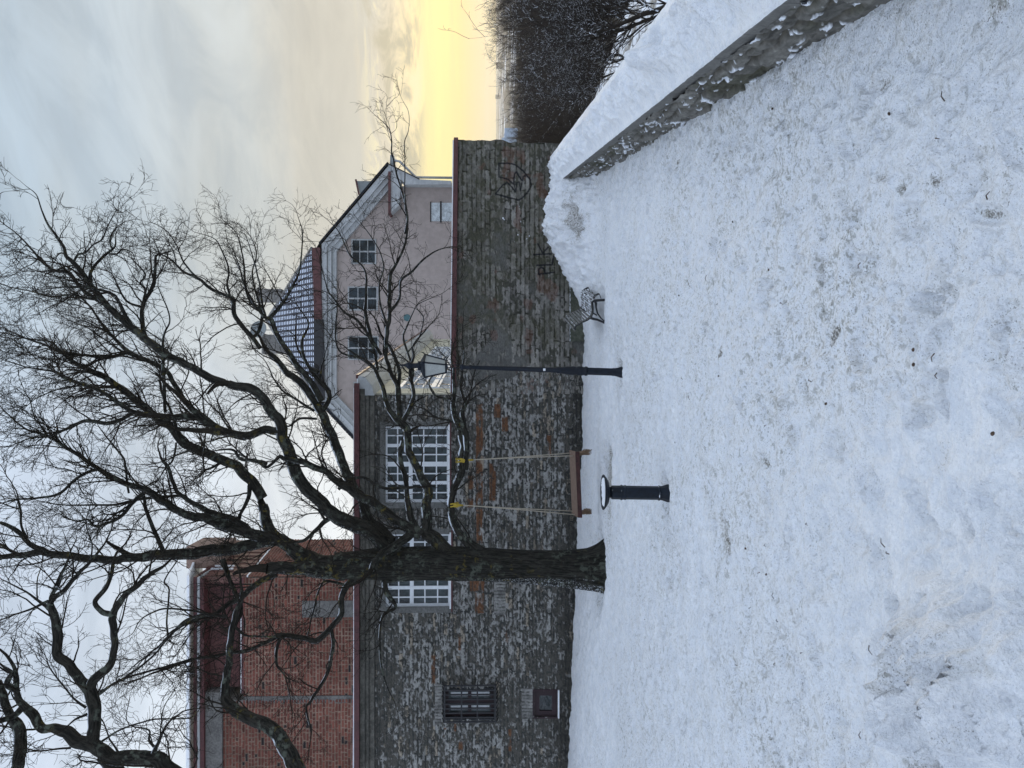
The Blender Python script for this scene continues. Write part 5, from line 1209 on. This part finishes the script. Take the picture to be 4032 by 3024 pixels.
 ('D', [(1775, 345, 18), (1650, 322, 16), (1590, 230, 12), (1610, 170, 9), (1700, 60, 5)], -0.1, .6),
 ('D', [(1790, 520, 16), (1650, 492, 14), (1560, 430, 10)], 0.1, .4),
 ('D', [(1470, 1400, 76), (1400, 1450, 66), (1300, 1510, 60), (1230, 1560, 54), (1160, 1640, 48), (1130, 1700, 44)], -1.0, .4),
 ('F', [(1470, 510, 50), (1410, 570, 46), (1380, 640, 42), (1370, 750, 40), (1300, 860, 40), (1210, 960, 42), (1100, 945, 36), (930, 932, 36), (820, 980, 26), (700, 1030, 24), (450, 1072, 22), (300, 1100, 20), (0, 1200, 15)], -0.6, .8),
 ('F', [(1300, 880, 28), (1312, 1000, 26), (1270, 1200, 26), (1150, 1400, 20), (1115, 1450, 16), (1150, 1600, 12)], -0.5, .9),
 ('F', [(930, 945, 26), (900, 1050, 22), (905, 1140, 18), (960, 1220, 12), (1000, 1380, 7)], -0.2, 1.1),
 ('F', [(1400, 560, 22), (1240, 540, 16), (1160, 780, 12), (1120, 950, 9)], .3, .9),
 ('F', [(1400, 470, 110), (1200, 450, 105), (1000, 442, 92), (880, 440, 88), (830, 440, 80)], -0.5, .1),
 ('F', [(900, 480, 46), (760, 560, 42), (660, 640, 40), (560, 700, 36), (470, 760, 30), (400, 785, 25), (230, 842, 23), (150, 900, 18), (60, 990, 15), (0, 1040, 12), (-150, 1160, 8)], -0.7, .9),
 ('F', [(510, 370, 40), (550, 500, 32), (600, 620, 32), (640, 700, 34)], -0.3, .5),
 ('E', [(640, 305, 60), (430, 330, 50), (400, 390, 44), (430, 470, 38), (470, 540, 26), (380, 600, 20), (360, 760, 17), (370, 930, 14), (400, 1080, 10), (470, 1230, 5)], -0.7, .35),
 ('D', [(850, 1260, 44), (770, 1310, 40), (680, 1390, 30), (600, 1460, 26), (520, 1480, 22)], -0.3, .6),
 ('D', [(770, 1310, 24), (720, 1240, 18), (670, 1200, 12)], -0.1, .3),
 ('D', [(870, 1060, 26), (960, 980, 24), (1080, 970, 24), (1200, 1040, 26), (1380, 1050, 26), (1500, 1040, 20)], 0.3, .3),
 ('D', [(700, 500, 20), (560, 500, 18), (460, 560, 14), (340, 420, 12), (200, 380, 8)], -0.2, .9),
 ('D', [(680, 440, 22), (560, 360, 18), (440, 290, 16), (370, 200, 12), (300, 60, 8)], -0.4, .9),
 ('D', [(780, 900, 14), (740, 760, 12), (800, 640, 8)], .3, 1.0),
]
LEFT_LIMBS = [
 ('C', [(1420, 1760, 160), (1310, 1660, 135), (1240, 1590, 122), (1100, 1575, 112), (900, 1580, 112), (760, 1500, 112), (600, 1440, 100), (500, 1370, 82), (420, 1342, 62), (330, 1340, 66), (270, 1230, 70), (190, 1175, 56), (140, 1080, 44), (120, 900, 30), (60, 780, 22), (0, 720, 16)], 0.5, .5),
 ('C', [(960, 1720, 110), (900, 1640, 104), (820, 1560, 100)], 0.2, .1),
 ('C', [(720, 1480, 104), (745, 1380, 92), (750, 1250, 92), (715, 1080, 92), (690, 1010, 84), (640, 955, 72), (560, 850, 66), (450, 770, 70), (448, 620, 76), (430, 460, 64), (400, 350, 46), (500, 262, 36), (600, 140, 30), (720, 20, 24), (800, -80, 18)], 0.8, .7),
 ('C', [(712, 1050, 80), (740, 960, 72), (850, 880, 64), (900, 780, 56), (905, 550, 56), (892, 460, 58), (950, 350, 46), (1060, 242, 44), (1200, 120, 34), (1290, 65, 24)], 0.8, .7),
 ('C', [(880, 445, 46), (800, 420, 42), (750, 345, 38), (830, 240, 36), (870, 150, 32), (895, 50, 28)], 0.3, .5),
 ('C', [(400, 340, 36), (440, 225, 28), (530, 30, 18), (560, -60, 12)], 0.3, .9),
 ('C', [(390, 400, 36), (300, 330, 22), (180, 250, 14), (20, 170, 8)], 0.3, 1.1),
 ('C', [(380, 340, 28), (240, 400, 18), (100, 450, 12), (0, 490, 8)], -0.3, 1.0),
 ('C', [(120, 1760, 96), (130, 1659, 92), (165, 1430, 86), (150, 1320, 80), (80, 1250, 64), (30, 1100, 62), (-20, 980, 60)], 0.6, .5),
 ('C', [(190, 1180, 50), (100, 1250, 42), (0, 1290, 38)], -0.3, .4),
 ('C', [(140, 1060, 50), (60, 1000, 50), (90, 900, 34), (30, 860, 20)], -0.2, .7),
 ('C', [(1220, 1560, 60), (1235, 1490, 32), (1290, 1372, 22)], -0.2, .5),
 ('C', [(1230, 1500, 24), (1180, 1440, 18), (1180, 1360, 14), (1050, 1330, 9)], 0.2, 1.0),
 ('C', [(1320, 1640, 60), (1400, 1680, 50), (1500, 1740, 44)], -0.2, .3),
 ('F', [(1120, 2080, 130), (1043, 1888, 118), (985, 1770, 110), (900, 1640, 100), (780, 1560, 94), (620, 1480, 90), (545, 1400, 78), (535, 1300, 60), (555, 1100, 50), (570, 950, 46), (590, 800, 40), (640, 690, 34), (650, 600, 24)], 2.0, .5),
 ('F', [(590, 850, 24), (640, 900, 20), (700, 930, 16), (900, 935, 14)], -0.3, .6),
 ('C', [(1800, 460, 26), (1600, 450, 26), (1450, 512, 26), (1340, 622, 22), (1280, 690, 18), (1200, 782, 16), (1050, 900, 14), (850, 1020, 11), (760, 1060, 8)], 1.0, 1.1),
 ('C', [(1640, 440, 18), (1500, 410, 16), (1300, 400, 14), (1130, 470, 10), (1060, 580, 7)], .5, 1.1),
 ('C', [(1330, 620, 18), (1320, 480, 14), (1340, 250, 14), (1300, 180, 12), (1400, 20, 10)], .4, .8),
 ('C', [(690, 1230, 22), (600, 1270, 16), (530, 1330, 10)], -.2, 1.2),
 ('C', [(680, 1180, 22), (560, 1080, 14), (400, 880, 10), (370, 800, 8)], .3, 1.0),
 ('C', [(780, 1080, 22), (960, 960, 18), (1300, 860, 18), (1600, 780, 18)], -.3, 1.0),
 ('C', [(560, 1500, 18), (350, 1520, 12), (180, 1540, 8)], -.2, 1.2), ('C', [(760, 1480, 20), (950, 1360, 14), (1200, 1280, 12), (1500, 1260, 10), (1560, 1200, 6)], -.3, 1.1),
]
def make_tree(root, limbs, base_rows, seed, dens=1.0, base_dd=None, default_Y=15.8):
    rng = np.random.default_rng(seed); known = []   # (ix, iy, Y, halfwidth)
    wood = Wood(); starts = []
    if base_rows is not None:
        c = catmull(np.array(base_rows, float), 70); Yb = 15.85 + 0 * c[:, 0]
        pts = np.array([P(a, b_, y) for (a, b_, w_), y in zip(c, Yb)]); rad = c[:, 2] / 2 / F * Yb
        tw = Wood(); tw.tube(pts, rad, 72, 0.16, 3); tw.build('trunk', M_TRUNK, root)
        known.append(np.column_stack([c[:, 0], c[:, 1], Yb, c[:, 2] / 2]))
    for li, (vw, pl, dd, tdens) in enumerate(limbs):
        ox, oy, sc = VIEWS[vw]
        a = np.array([(ox + x * sc, oy + y * sc, w_ * sc) for x, y, w_ in pl], float)
        L = np.linalg.norm(np.diff(a[:, :2], axis=0), axis=1).sum(); n = max(8, int(L / 9))
        c = catmull(a, n); c[:, 2] = np.maximum(c[:, 2], 1.2)
        if known:
            K_ = np.vstack(known); dpx = np.hypot(K_[:, 0] - a[0, 0], K_[:, 1] - a[0, 1]) - K_[:, 3] * 0.5; j = int(np.argmin(dpx)); Y0 = K_[j, 2]
            if dpx[j] > 120: Y0 = default_Y
        else: Y0 = default_Y
        s_ = np.linspace(0, 1, len(c)); Yl = Y0 + dd * s_ ** 1.2
        # kinks typical of an old linden or elm
        c2 = c.copy(); wv = np.clip(c[:, 2] / 14, 0.6, 2.2)
        c2[:, 0] += (fbm(s_ * L / 55, s_ * 0 + li, 5, 2) - 0.5) * 8 * wv * ss(0, .1, s_) * ss(1, .9, s_); c2[:, 1] += (fbm(s_ * L / 55, s_ * 0 + li + 50, 6, 2) - 0.5) * 8 * wv * ss(0, .1, s_) * ss(1, .9, s_)
        pts = np.array([P(q_[0], q_[1], y) for q_, y in zip(c2, Yl)])
        rad = c[:, 2] / 2 / F * Yl
        wood.tube(pts, rad, 14 if c[0, 2] > 25 else 8, 0.30 if c[0, 2] > 12 else 0.0, li)
        known.append(np.column_stack([c[:, 0], c[:, 1], Yl, c[:, 2] / 2]))
        starts.append((pts, rad, tdens * (0.62 if vw in 'GZ' else 1.0)))
    # middle-sized boughs
    for pts, rad, td in list(starts):
        if td < 0.7 or len(pts) < 6: continue
        tot = np.linalg.norm(np.diff(pts, axis=0), axis=1).sum(); m_ = rng.poisson(tot * 0.40 * min(td, 1.1))
        for _ in range(m_):
            i = int(rng.integers(2, len(pts) - 2)); T = unit(pts[i + 1] - pts[i]); q = unit(np.cross(T, rng.normal(0, 1, 3))); a = rng.uniform(.5, .95)
            r0 = min(rad[i] * 0.55, 0.042)
            if r0 < 0.012: continue
            b_, br = grow(rng, pts[i:i + 1], (T * math.cos(a) + q * math.sin(a) + [0, 0, .15])[None], np.array([rng.uniform(1.1, 2.6) * (0.5 + r0 * 14)]), np.array([r0]), 14, 0.55, 0.35, 0.22)
            wood.tube(b_[0], br[0], 8, 0.2, i); starts.append((b_[0], br[0], 1.0))
    wood.build('main_limbs', M_LIMB, root)
    # shoots
    P0, D0, L0, R0 = [], [], [], []
    for pts, rad, td in starts:
        seg = np.linalg.norm(np.diff(pts, axis=0), axis=1); cum = np.concatenate([[0], np.cumsum(seg)]); tot = cum[-1]
        m_ = max(1, rng.poisson(tot * 5.8 * td * dens))
        t = rng.random(m_) ** 0.75 * tot; i = np.clip(np.searchsorted(cum, t) - 1, 0, len(seg) - 1)
        T = unit(pts[i + 1] - pts[i]); p = pts[i] + (pts[i + 1] - pts[i]) * ((t - cum[i]) / (seg[i] + 1e-9))[:, None]
        q = unit(np.cross(T, rng.normal(0, 1, (m_, 3)))); a = rng.uniform(0.45, 1.15, m_)[:, None]
        rr = rad[i]; P0.append(p); D0.append(T * np.cos(a) + q * np.sin(a) + np.array([0, 0, 0.12])); R0.append(np.clip(rr * 0.45, 0.0060, 0.018))
        L0.append(rng.uniform(0.40, 1.25, m_) * np.clip(0.65 + rr * 9, 0.6, 1.3))
        # running on from the tip
        P0.append(pts[-1:]); D0.append(unit(pts[-1:] - pts[-3:-2])); R0.append(np.array([max(rad[-1] * 0.9, 0.004)])); L0.append(np.array([rng.uniform(.5, 1.0)]))
    P0 = np.concatenate(P0); D0 = np.concatenate(D0); R0 = np.concatenate(R0); L0 = np.concatenate(L0)
    a1, r1 = grow(rng, P0, D0, L0, R0, 9, 0.42, 0.25, 0.3)
    c1 = np.maximum(2, (L0 * 8.5).astype(int)); p, d, r, par, t = spawn(rng, a1, r1, c1, (0.45, 1.0), 0.12)
    l2 = rng.uniform(0.18, 0.62, len(p)) * (1.15 - 0.5 * t); a2, r2 = grow(rng, p, d, l2, np.clip(r * 0.6, 0.0040, 0.0075), 5, 0.45, 0.25, 0.6)
    c2 = np.maximum(1, (l2 * 11).astype(int)); p, d, r, par, t = spawn(rng, a2, r2, c2, (0.45, 0.95), 0.15)
    l3 = rng.uniform(0.05, 0.22, len(p)); a3, r3 = grow(rng, p, d, l3, np.full(len(p), 0.0036), 3, 0.4, 0.2, 0.7)
    print('shoots', len(a1), len(a2), len(a3))
    V, Q = tubes_mesh([(a1, r1, 5), (a2, r2, 3), (a3, r3, 3)])
    link('twigs', raw_mesh('twigs', V, Q), M_TWIG, root)
    return known

big = empty('bare_tree', (TREE_B[0], TREE_B[1], TREE_B[2]), label='large bare old tree with lichen-covered limbs carrying a rope swing', cat='tree')
KNOWN = make_tree(big, LIMBS, TRUNK, 21)
left = empty('bare_tree', (-5.6, 13.0, 0.3), label='second bare tree whose crooked dark limbs reach in from the left edge', cat='tree')
# its trunk stands outside the picture
make_tree(left, LEFT_LIMBS, None, 22, 0.8, default_Y=12.6)
tw = Wood(); tp_ = [P(600 + 1120 * .5425, 2000 + 2080 * .5425, 12.6)]
pA = P(0 + 1420 * .4973, 2199 + 1760 * .4973, 12.6)
pB = P(600 + 1120 * .5425, 2000 + 2080 * .5425, 12.6)
tw.tube(catmull([[-7.9, 12.6, -0.1], [-7.8, 12.6, 1.5], [-7.6, 12.6, 3.2], [-7.2, 12.6, 4.6], pB], 30), np.linspace(0.42, 0.22, len(catmull([[-7.9, 12.6, -0.1], [-7.8, 12.6, 1.5], [-7.6, 12.6, 3.2], [-7.2, 12.6, 4.6], pB], 30))), 40, 0.15, 5)
pC = P(60, 2199 + 1760 * .4973, 12.6)
for tgt, r0, r1 in ((pA, 0.3, 0.16), (pC, 0.26, 0.10)):
    cc = catmull([[-7.6, 12.6, 3.2], [-7.5, 12.6, (3.2 + tgt[2]) / 2], (tgt * 0.8 + np.array([-7.5, 12.6, tgt[2] - 0.5]) * 0.2), tgt], 24); tw.tube(cc, np.linspace(r0, r1, len(cc)), 24, 0.15, 6)
tw.build('trunk', M_TRUNK, left)

# =================================================================== SWING
def build_swing():
    K_ = np.vstack(KNOWN)
    def limb_at(ix, iy):
        j = int(np.argmin(np.hypot(K_[:, 0] - ix, K_[:, 1] - iy))); return K_[j]
    root = empty('rope_swing', P(2260, 1930, 15.9), label='plank swing on two ropes tied with yellow straps to the lowest limb', cat='swing')
    H = lambda x, y: zp('H', x, y)
    l1 = limb_at(*H(345, 183)); l2 = limb_at(*H(250, 712)); Ys = (l1[2] + l2[2]) / 2
    tops = (P(*H(345, 183), l1[2]), P(*H(262, 712), l2[2])); st = (P(*H(495, 183), l1[2] - .0), P(*H(372, 722), l2[2]))
    bots = (P(*H(1668, 118), Ys), P(*H(1690, 812), Ys))
    for k_, (tp, s_, bt, lm) in enumerate(zip(tops, st, bots, (l1, l2))):
        # yellow strap round the limb and down
        rl = lm[3] / F * lm[2] + 0.015
        b = MB()
        for off in (-0.035, 0.02):
            an = np.linspace(0, 2 * math.pi, 17); b.tube([tp + np.array([off + 0.01 * math.sin(3 * q_), math.sin(q_) * rl, math.cos(q_) * rl]) for q_ in an], 0.016, 6, cap=False)
        b.tube([tp + [0.0, -rl, 0], (tp + s_) / 2 + [0.01, -rl * .6, 0], s_], [0.024, 0.02, 0.014], 6); b.tube([tp + [-0.02, -rl, 0], (tp + s_) / 2 + [-0.02, -rl * .6, 0], s_], [0.018, 0.016, 0.014], 6)
        b.build('strap', M_STRAP, root)
        b = MB()
        for off in (-0.10, 0.10):
            b.tube([s_, s_ + (bt - s_) * 0.35 + [0, off * .2, 0], bt + [0.02 * (1 if off > 0 else -1), off, 0.0]], 0.011, 5)
        b.build('rope', M_ROPE, root)
        b = MB(); rn = random.Random(k_ + 3)
        e0 = bt + np.array([0, 0, -0.06]); sg = 1 if k_ == 0 else 0.6
        e1 = P(*H(1890, 88 if k_ == 0 else 795), Ys)
        for i in range(46):
            s1 = np.array([rn.uniform(-.03, .03), rn.uniform(-.03, .03), 0]); s2 = np.array([rn.uniform(-.06, .06), rn.uniform(-.05, .05), rn.uniform(-.02, .14)])
            b.tube([e0 + s1, (e0 + e1) / 2 + s1 * 1.2 + [0, 0, .02], e1 + s2], [0.012, 0.011, 0.009], 4)
        b.build('straw_tuft', M_STRAW, root)
    a, c = P(*H(1690, 75), Ys), P(*H(1722, 850), Ys)
    b = MB(); dpt = 0.17
    b.add([a + [0.0, -dpt, 0], c + [0, -dpt, 0], c + [0, dpt, 0.085], a + [0, dpt, 0.085], a + [0, -dpt, -0.02], c + [0, -dpt, -0.02], c + [0, dpt, 0.05], a + [0, dpt, 0.05]], [(0, 3, 2, 1), (4, 5, 6, 7), (0, 1, 5, 4), (1, 2, 6, 5), (2, 3, 7, 6), (3, 0, 4, 7)])
    b.build('seat', M_SWING, root, bevel=0.006)
    b = MB(); b.add([a + [-0.0, -dpt - 0.045, -0.004], c + [0.0, -dpt - 0.045, -0.004], c + [0, -dpt - .003, -0.002], a + [0, -dpt - .003, -0.002], a + [0, -dpt - 0.045, -0.09], c + [0, -dpt - 0.045, -0.09], c + [0, -dpt - .003, -0.09], a + [0, -dpt - .003, -0.09]], [(0, 3, 2, 1), (4, 5, 6, 7), (0, 1, 5, 4), (1, 2, 6, 5), (2, 3, 7, 6), (3, 0, 4, 7)])
    b.build('seat_edge', M_SWRED, root, bevel=0.006)
build_swing()

# =================================================================== WOODLAND BEYOND THE PARAPET
def proc_tree(rng, H, spread, fine=1.0, tr=0.16):
    """arrays of a bare tree standing at the origin"""
    tk, tr_ = grow(rng, np.zeros((1, 3)), np.array([[0, 0, 1.0]]), np.array([H * 0.85]), np.array([tr]), 10, 0.10, 0.3, 0.15)
    n1 = int(20 * fine) + 6; p, d, r, par, t = spawn(rng, tk, tr_, np.array([n1]), (0.5, 1.05), 0.28)
    l1 = H * spread * (1.15 - 0.75 * t) * rng.uniform(.7, 1.2, len(p)); a1, r1 = grow(rng, p, d, l1, np.minimum(r * 0.4, 0.045), 7, 0.22, 0.6, 0.25)
    p, d, r, par, t = spawn(rng, a1, r1, np.full(len(a1), int(9 * fine) + 2), (0.4, 0.95), 0.15)
    l2 = l1[par] * 0.42 * rng.uniform(.5, 1.2, len(p)); a2, r2 = grow(rng, p, d, l2, np.clip(r * 0.5, 0.005, 0.012), 4, 0.22, 0.4, 0.35)
    p, d, r, par, t = spawn(rng, a2, r2, np.full(len(a2), int(6 * fine) + 2), (0.4, 0.9), 0.15)
    l3 = l2[par] * 0.5 * rng.uniform(.5, 1.2, len(p)); a3, r3 = grow(rng, p, d, l3, np.clip(r * 0.6, 0.004, 0.0065), 3, 0.22, 0.3, 0.5)
    return [(tk, tr_, 7), (a1, r1, 4), (a2, r2, 3), (a3, r3, 3)]
rngw = np.random.default_rng(77)
protos = []
for i in range(5):
    V, Q = tubes_mesh(proc_tree(rngw, 12.0, 0.34, 1.0)); protos.append(raw_mesh('woodland_tree', V, Q)); protos[-1].materials.append(M_WTWIG)
def valley_z(x, y):
    d = x - (PARX(min(y, 21)) + .55); return float(-0.35 - 12 * ss(0, 26, d) - 16 * ss(40, 500, d))
rw = random.Random(4)
# individually visible trees in the nearer wood: placed on ground seen over the parapet
cnt = 0
for i in range(80):
    Y = rw.uniform(42, 95); iy = rw.uniform(-420, 640)
    X = (1512 - iy) / F * Y
    if X < PARX(21) + 3: continue
    top_ix = 2010 + 26 * rw.random() - (120 * ss(330, 60, iy) if Y < 62 else 0) + (60 if rw.random() < 0.3 else 0)
    ztop = P(top_ix, iy, Y)[2]; zb = valley_z(X, Y) - 0.3
    o = bpy.data.objects.new('woodland_tree', protos[i % 5]); COL.objects.link(o)
    s = (ztop - zb) / 11.5
    o.location = (X, Y, zb); o.scale = (s * rw.uniform(.9, 1.25), s * rw.uniform(.9, 1.25), s); o.rotation_euler = (0, 0, rw.uniform(0, 6.28))
    tag(o, 'dark bare tree in the wood below the parapet', 'tree', 'bare trees in the wood below the parapet')
    cnt += 1
# farther wood reads as one mass
V, Q = tubes_mesh(proc_tree(rngw, 12.0, 0.30, 0.45)); VV, QQ, n0 = [], [], 0
for i in range(520):
    Y = 85 * math.exp(rw.random() * math.log(4.2)); iy = rw.uniform(-250, 760); X = (1512 - iy) / F * Y
    zt_ = P(2016 - 34 * ss(120, 320, Y) + 14 * rw.random() - 18 * math.sin(iy / 70.0 + Y * .01) ** 2, iy, Y)[2]; zb = valley_z(X, Y) - 0.5
    s = (zt_ - zb) / 11.5; a = rw.uniform(0, 6.28); ca, sa = math.cos(a), math.sin(a); w_ = s * rw.uniform(0.8, 1.2) * 0.75
    v2 = np.column_stack([(V[:, 0] * ca - V[:, 1] * sa) * w_ + X, (V[:, 0] * sa + V[:, 1] * ca) * w_ + Y, V[:, 2] * s + zb]); VV.append(v2); QQ.append(Q + n0); n0 += len(V)
o = link('distant_wood', raw_mesh('distant_wood', np.concatenate(VV), np.concatenate(QQ)), M_WTWIG)
tag(o, 'far brown wood filling the valley behind the parapet', 'wood', None, 'stuff')

# near trees just over the parapet with snow lying on their branches
NEAR = [
 ([('V', [(1640, -10, 46), (1500, 55, 44), (1330, 110, 34), (1150, 190, 26), (1000, 250, 20), (850, 270, 12), (650, 300, 5)], .5, .8), ('V', [(1620, 20, 30), (1450, 115, 26), (1250, 190, 22), (1050, 260, 18), (880, 320, 12), (700, 380, 5)], .8, .8),
   ('V', [(1330, 110, 20), (1200, 60, 16), (980, 40, 10), (700, 60, 5)], .4, .9), ('V', [(1460, 80, 18), (1330, 20, 14), (1150, -40, 8)], .4, .9), ('V', [(1150, 190, 14), (980, 160, 10), (800, 130, 6)], .3, 1), ('V', [(1000, 250, 12), (900, 200, 8), (760, 200, 5)], .3, 1)], 11.5, 'snow-dusted bare tree leaning over the far side of the parapet at the right edge'),
 ([('V', [(1330, 400, 26), (1240, 405, 22), (1100, 400, 18), (950, 420, 12), (830, 460, 6)], .4, .8), ('V', [(1240, 405, 18), (1100, 460, 14), (950, 540, 9), (800, 600, 4)], .5, .8), ('V', [(1280, 430, 16), (1120, 540, 12), (980, 600, 8)], .5, .8), ('V', [(1180, 405, 10), (1050, 360, 8), (880, 340, 4)], .3, .9)], 16.0, 'low snow-laden bush behind the middle of the parapet'),
 ([('V', [(1080, 690, 40), (1000, 712, 36), (880, 700, 28), (700, 690, 20), (550, 680, 10), (460, 660, 5)], .8, .5), ('V', [(960, 710, 14), (820, 640, 10), (700, 600, 6)], .4, .7), ('V', [(900, 700, 12), (800, 780, 9), (650, 800, 5)], .4, .7)], 22.0, 'slim bare tree behind the far end of the parapet'),
]
for j, (lm, Yn, lab) in enumerate(NEAR):
    q0 = zp(lm[0][0], *lm[0][1][0][:2]); pb = P(q0[0], q0[1], Yn)
    root = empty('snowy_tree', (pb[0], Yn, valley_z(pb[0], Yn)), label=lab, cat='tree')
    rng = np.random.default_rng(60 + j); wood = Wood(); st_ = []
    r0 = lm[0][1][0][2] * .5425 / 2 / F * Yn
    wood.tube([pb + np.array([0.1, 0, .02]), np.array([pb[0] + 0.2, Yn, (pb[2] + valley_z(pb[0], Yn)) / 2]), np.array([pb[0] + .3, Yn, valley_z(pb[0], Yn) - .2])], [r0, r0 * 1.3, r0 * 1.7], 10)
    for vw, pl, dd, td in lm:
        ox, oy, sc = VIEWS[vw]; c = catmull([(ox + x * sc, oy + y * sc, w_ * sc) for x, y, w_ in pl], 40); s_ = np.linspace(0, 1, len(c)); Yl = Yn + dd * s_
        c[:, 0] += (fbm(s_ * 9, s_ * 0 + j, 5, 2) - .5) * 14; c[:, 1] += (fbm(s_ * 9, s_ * 0 + j + 9, 6, 2) - .5) * 14
        pts = np.array([P(a, b_, y) for (a, b_, w_), y in zip(c, Yl)]); rad = np.maximum(c[:, 2], 1) / 2 / F * Yl; wood.tube(pts, rad, 7); st_.append((pts, rad, td))
    wood.build('trunk', M_SNTWIG, root)
    P0 = []; D0 = []; R0 = []; L0 = []
    for pts, rad, td in st_:
        m_ = int(22 * td); i = rng.integers(2, len(pts) - 1, m_); T = unit(pts[i] - pts[i - 1]); q = unit(np.cross(T, rng.normal(0, 1, (m_, 3)))); a = rng.uniform(.4, 1.0, m_)[:, None]
        P0.append(pts[i]); D0.append(T * np.cos(a) + q * np.sin(a)); R0.append(np.clip(rad[i] * .5, .004, .014)); L0.append(rng.uniform(.5, 1.5, m_))
    P0, D0, R0, L0 = map(np.concatenate, (P0, D0, R0, L0))
    a1, r1 = grow(rng, P0, D0, L0, R0, 8, .35, .2, .35); p, d, r, par, t = spawn(rng, a1, r1, np.full(len(a1), 6), (.4, .9)); a2, r2 = grow(rng, p, d, rng.uniform(.2, .6, len(p)), np.full(len(p), .004), 4, .35, .2, .5)
    p, d, r, par, t = spawn(rng, a2, r2, np.full(len(a2), 3), (.4, .9)); a3, r3 = grow(rng, p, d, rng.uniform(.08, .25, len(p)), np.full(len(p), .003), 3, .3, .2, .6)
    V2, Q2 = tubes_mesh([(a1, r1, 5), (a2, r2, 3), (a3, r3, 3)]); link('crown', raw_mesh('crown', V2, Q2), M_SNTWIG, root)
# one tree far behind the stone building
o = bpy.data.objects.new('distant_tree', protos[2]); COL.objects.link(o); X = (1512 - 1960) / F * 46
o.location = (X, 46, 0); s = P(1330, 1960, 46)[2] / 11.5; o.scale = (s, s, s); tag(o, 'small bare tree far behind the stone building roof', 'tree')

# =================================================================== FAR TOWN
rf = random.Random(9)
def far_block(ix0, ix1, iy0, iy1, Y, mat, label):
    x0, x1, z0, z1 = rect(ix0, ix1, iy0, iy1, Y); b = MB(); b.box(x0, x1, Y, Y + (x1 - x0) * .6, -30, z1)
    b.box(x0 + (x1 - x0) * .1, x0 + (x1 - x0) * .5, Y + 3, Y + (x1 - x0) * .4, z1 - 0.5, z1 + (x1 - x0) * 0.03)
    o = b.build('distant_building', mat); tag(o, label, 'building', 'distant town buildings'); return o
M_FARB = plain('pale_far_render', (0.38, 0.40, 0.43), 0.9, 0.1, 0.02, bump=0.0)
M_FARL = plain('light_blue_far_panels', (0.36, 0.46, 0.58), 0.9, 0.08, 0.02, bump=0.0)
M_FARD = plain('grey_far_render', (0.14, 0.15, 0.16), 0.9, 0.1, 0.02, bump=0.0)
far_block(1976, 1995, 541, 580, 620, M_FARL, 'light blue block rising behind the garden wall end')
far_block(1987, 2010, 503, 541, 600, M_FARL, 'wide light blue shed beside the taller blue block on the horizon')
far_block(1954, 1972, 246, 266, 2300, M_FARD, 'hazy tower block standing highest on the skyline')
far_block(1951, 1965, 372, 386, 3200, M_FARD, 'faint block on the skyline left of the hazy tower block')
for i in range(46):
    iy = rf.uniform(-300, 640); Y = rf.uniform(900, 3400); wpx = rf.uniform(5, 22); up = rf.uniform(0, 6)
    gxz = 1943 + 30.5 / Y * F
    far_block(gxz - up - 2, gxz + 6, iy, iy + wpx, Y, rf.choice([M_FARB, M_FARD, M_FARB]), 'tiny hazy building in the far town')

# =================================================================== LITTER ON THE SNOW
def litter():
    rl = random.Random(12); b = MB()
    for i in range(46):
        ix = rl.uniform(2480, 3980); iy = rl.uniform(350, 2950); p = G(ix, iy)
        if p[0] > PARX(p[1]) - .2: continue
        z0 = gz(p[0], p[1]) + 0.02; a = rl.uniform(0, 6.28); L = rl.uniform(.02, .07)
        if rl.random() < .6: b.tube([(p[0], p[1], z0 + 0.01), (p[0] + math.cos(a) * L * .5, p[1] + math.sin(a) * L * .5, z0 + .022), (p[0] + math.cos(a) * L, p[1] + math.sin(a) * L, z0 + .01)], [.0035, .003, .002], 5)
        else: b.lathe([(0, .002), (.006, .012), (.012, .009), (.016, .002)], (p[0], p[1], z0 + .005), (rl.uniform(-.5, .5), rl.uniform(-.5, .5), 1), 7)
    o = b.build('snow_litter', plain('dead_leaf_brown', (0.07, 0.045, 0.03), .9, .5, 20)); tag(o, 'small twigs and dead leaves scattered on the trodden snow', 'litter', None, 'stuff')
litter()

# =================================================================== HAZE
def haze():
    b = MB(); b.box(-3500, 4200, -60, 6800, -34, 62)
    mt = bpy.data.materials.new('haze_air'); mt.use_nodes = True; nt = mt.node_tree
    for n in list(nt.nodes): nt.nodes.remove(n)
    q = NB(nt); v = q.n('ShaderNodeVolumePrincipled', {'Color': (1.0, 0.91, 0.74, 1), 'Density': 0.00014, 'Anisotropy': 0.6}); q.n('ShaderNodeOutputMaterial', {1: v.outputs[0]})
    o = b.build('haze', mt); tag(o, 'pale haze over the valley and far town', 'haze', None, 'stuff')
haze()
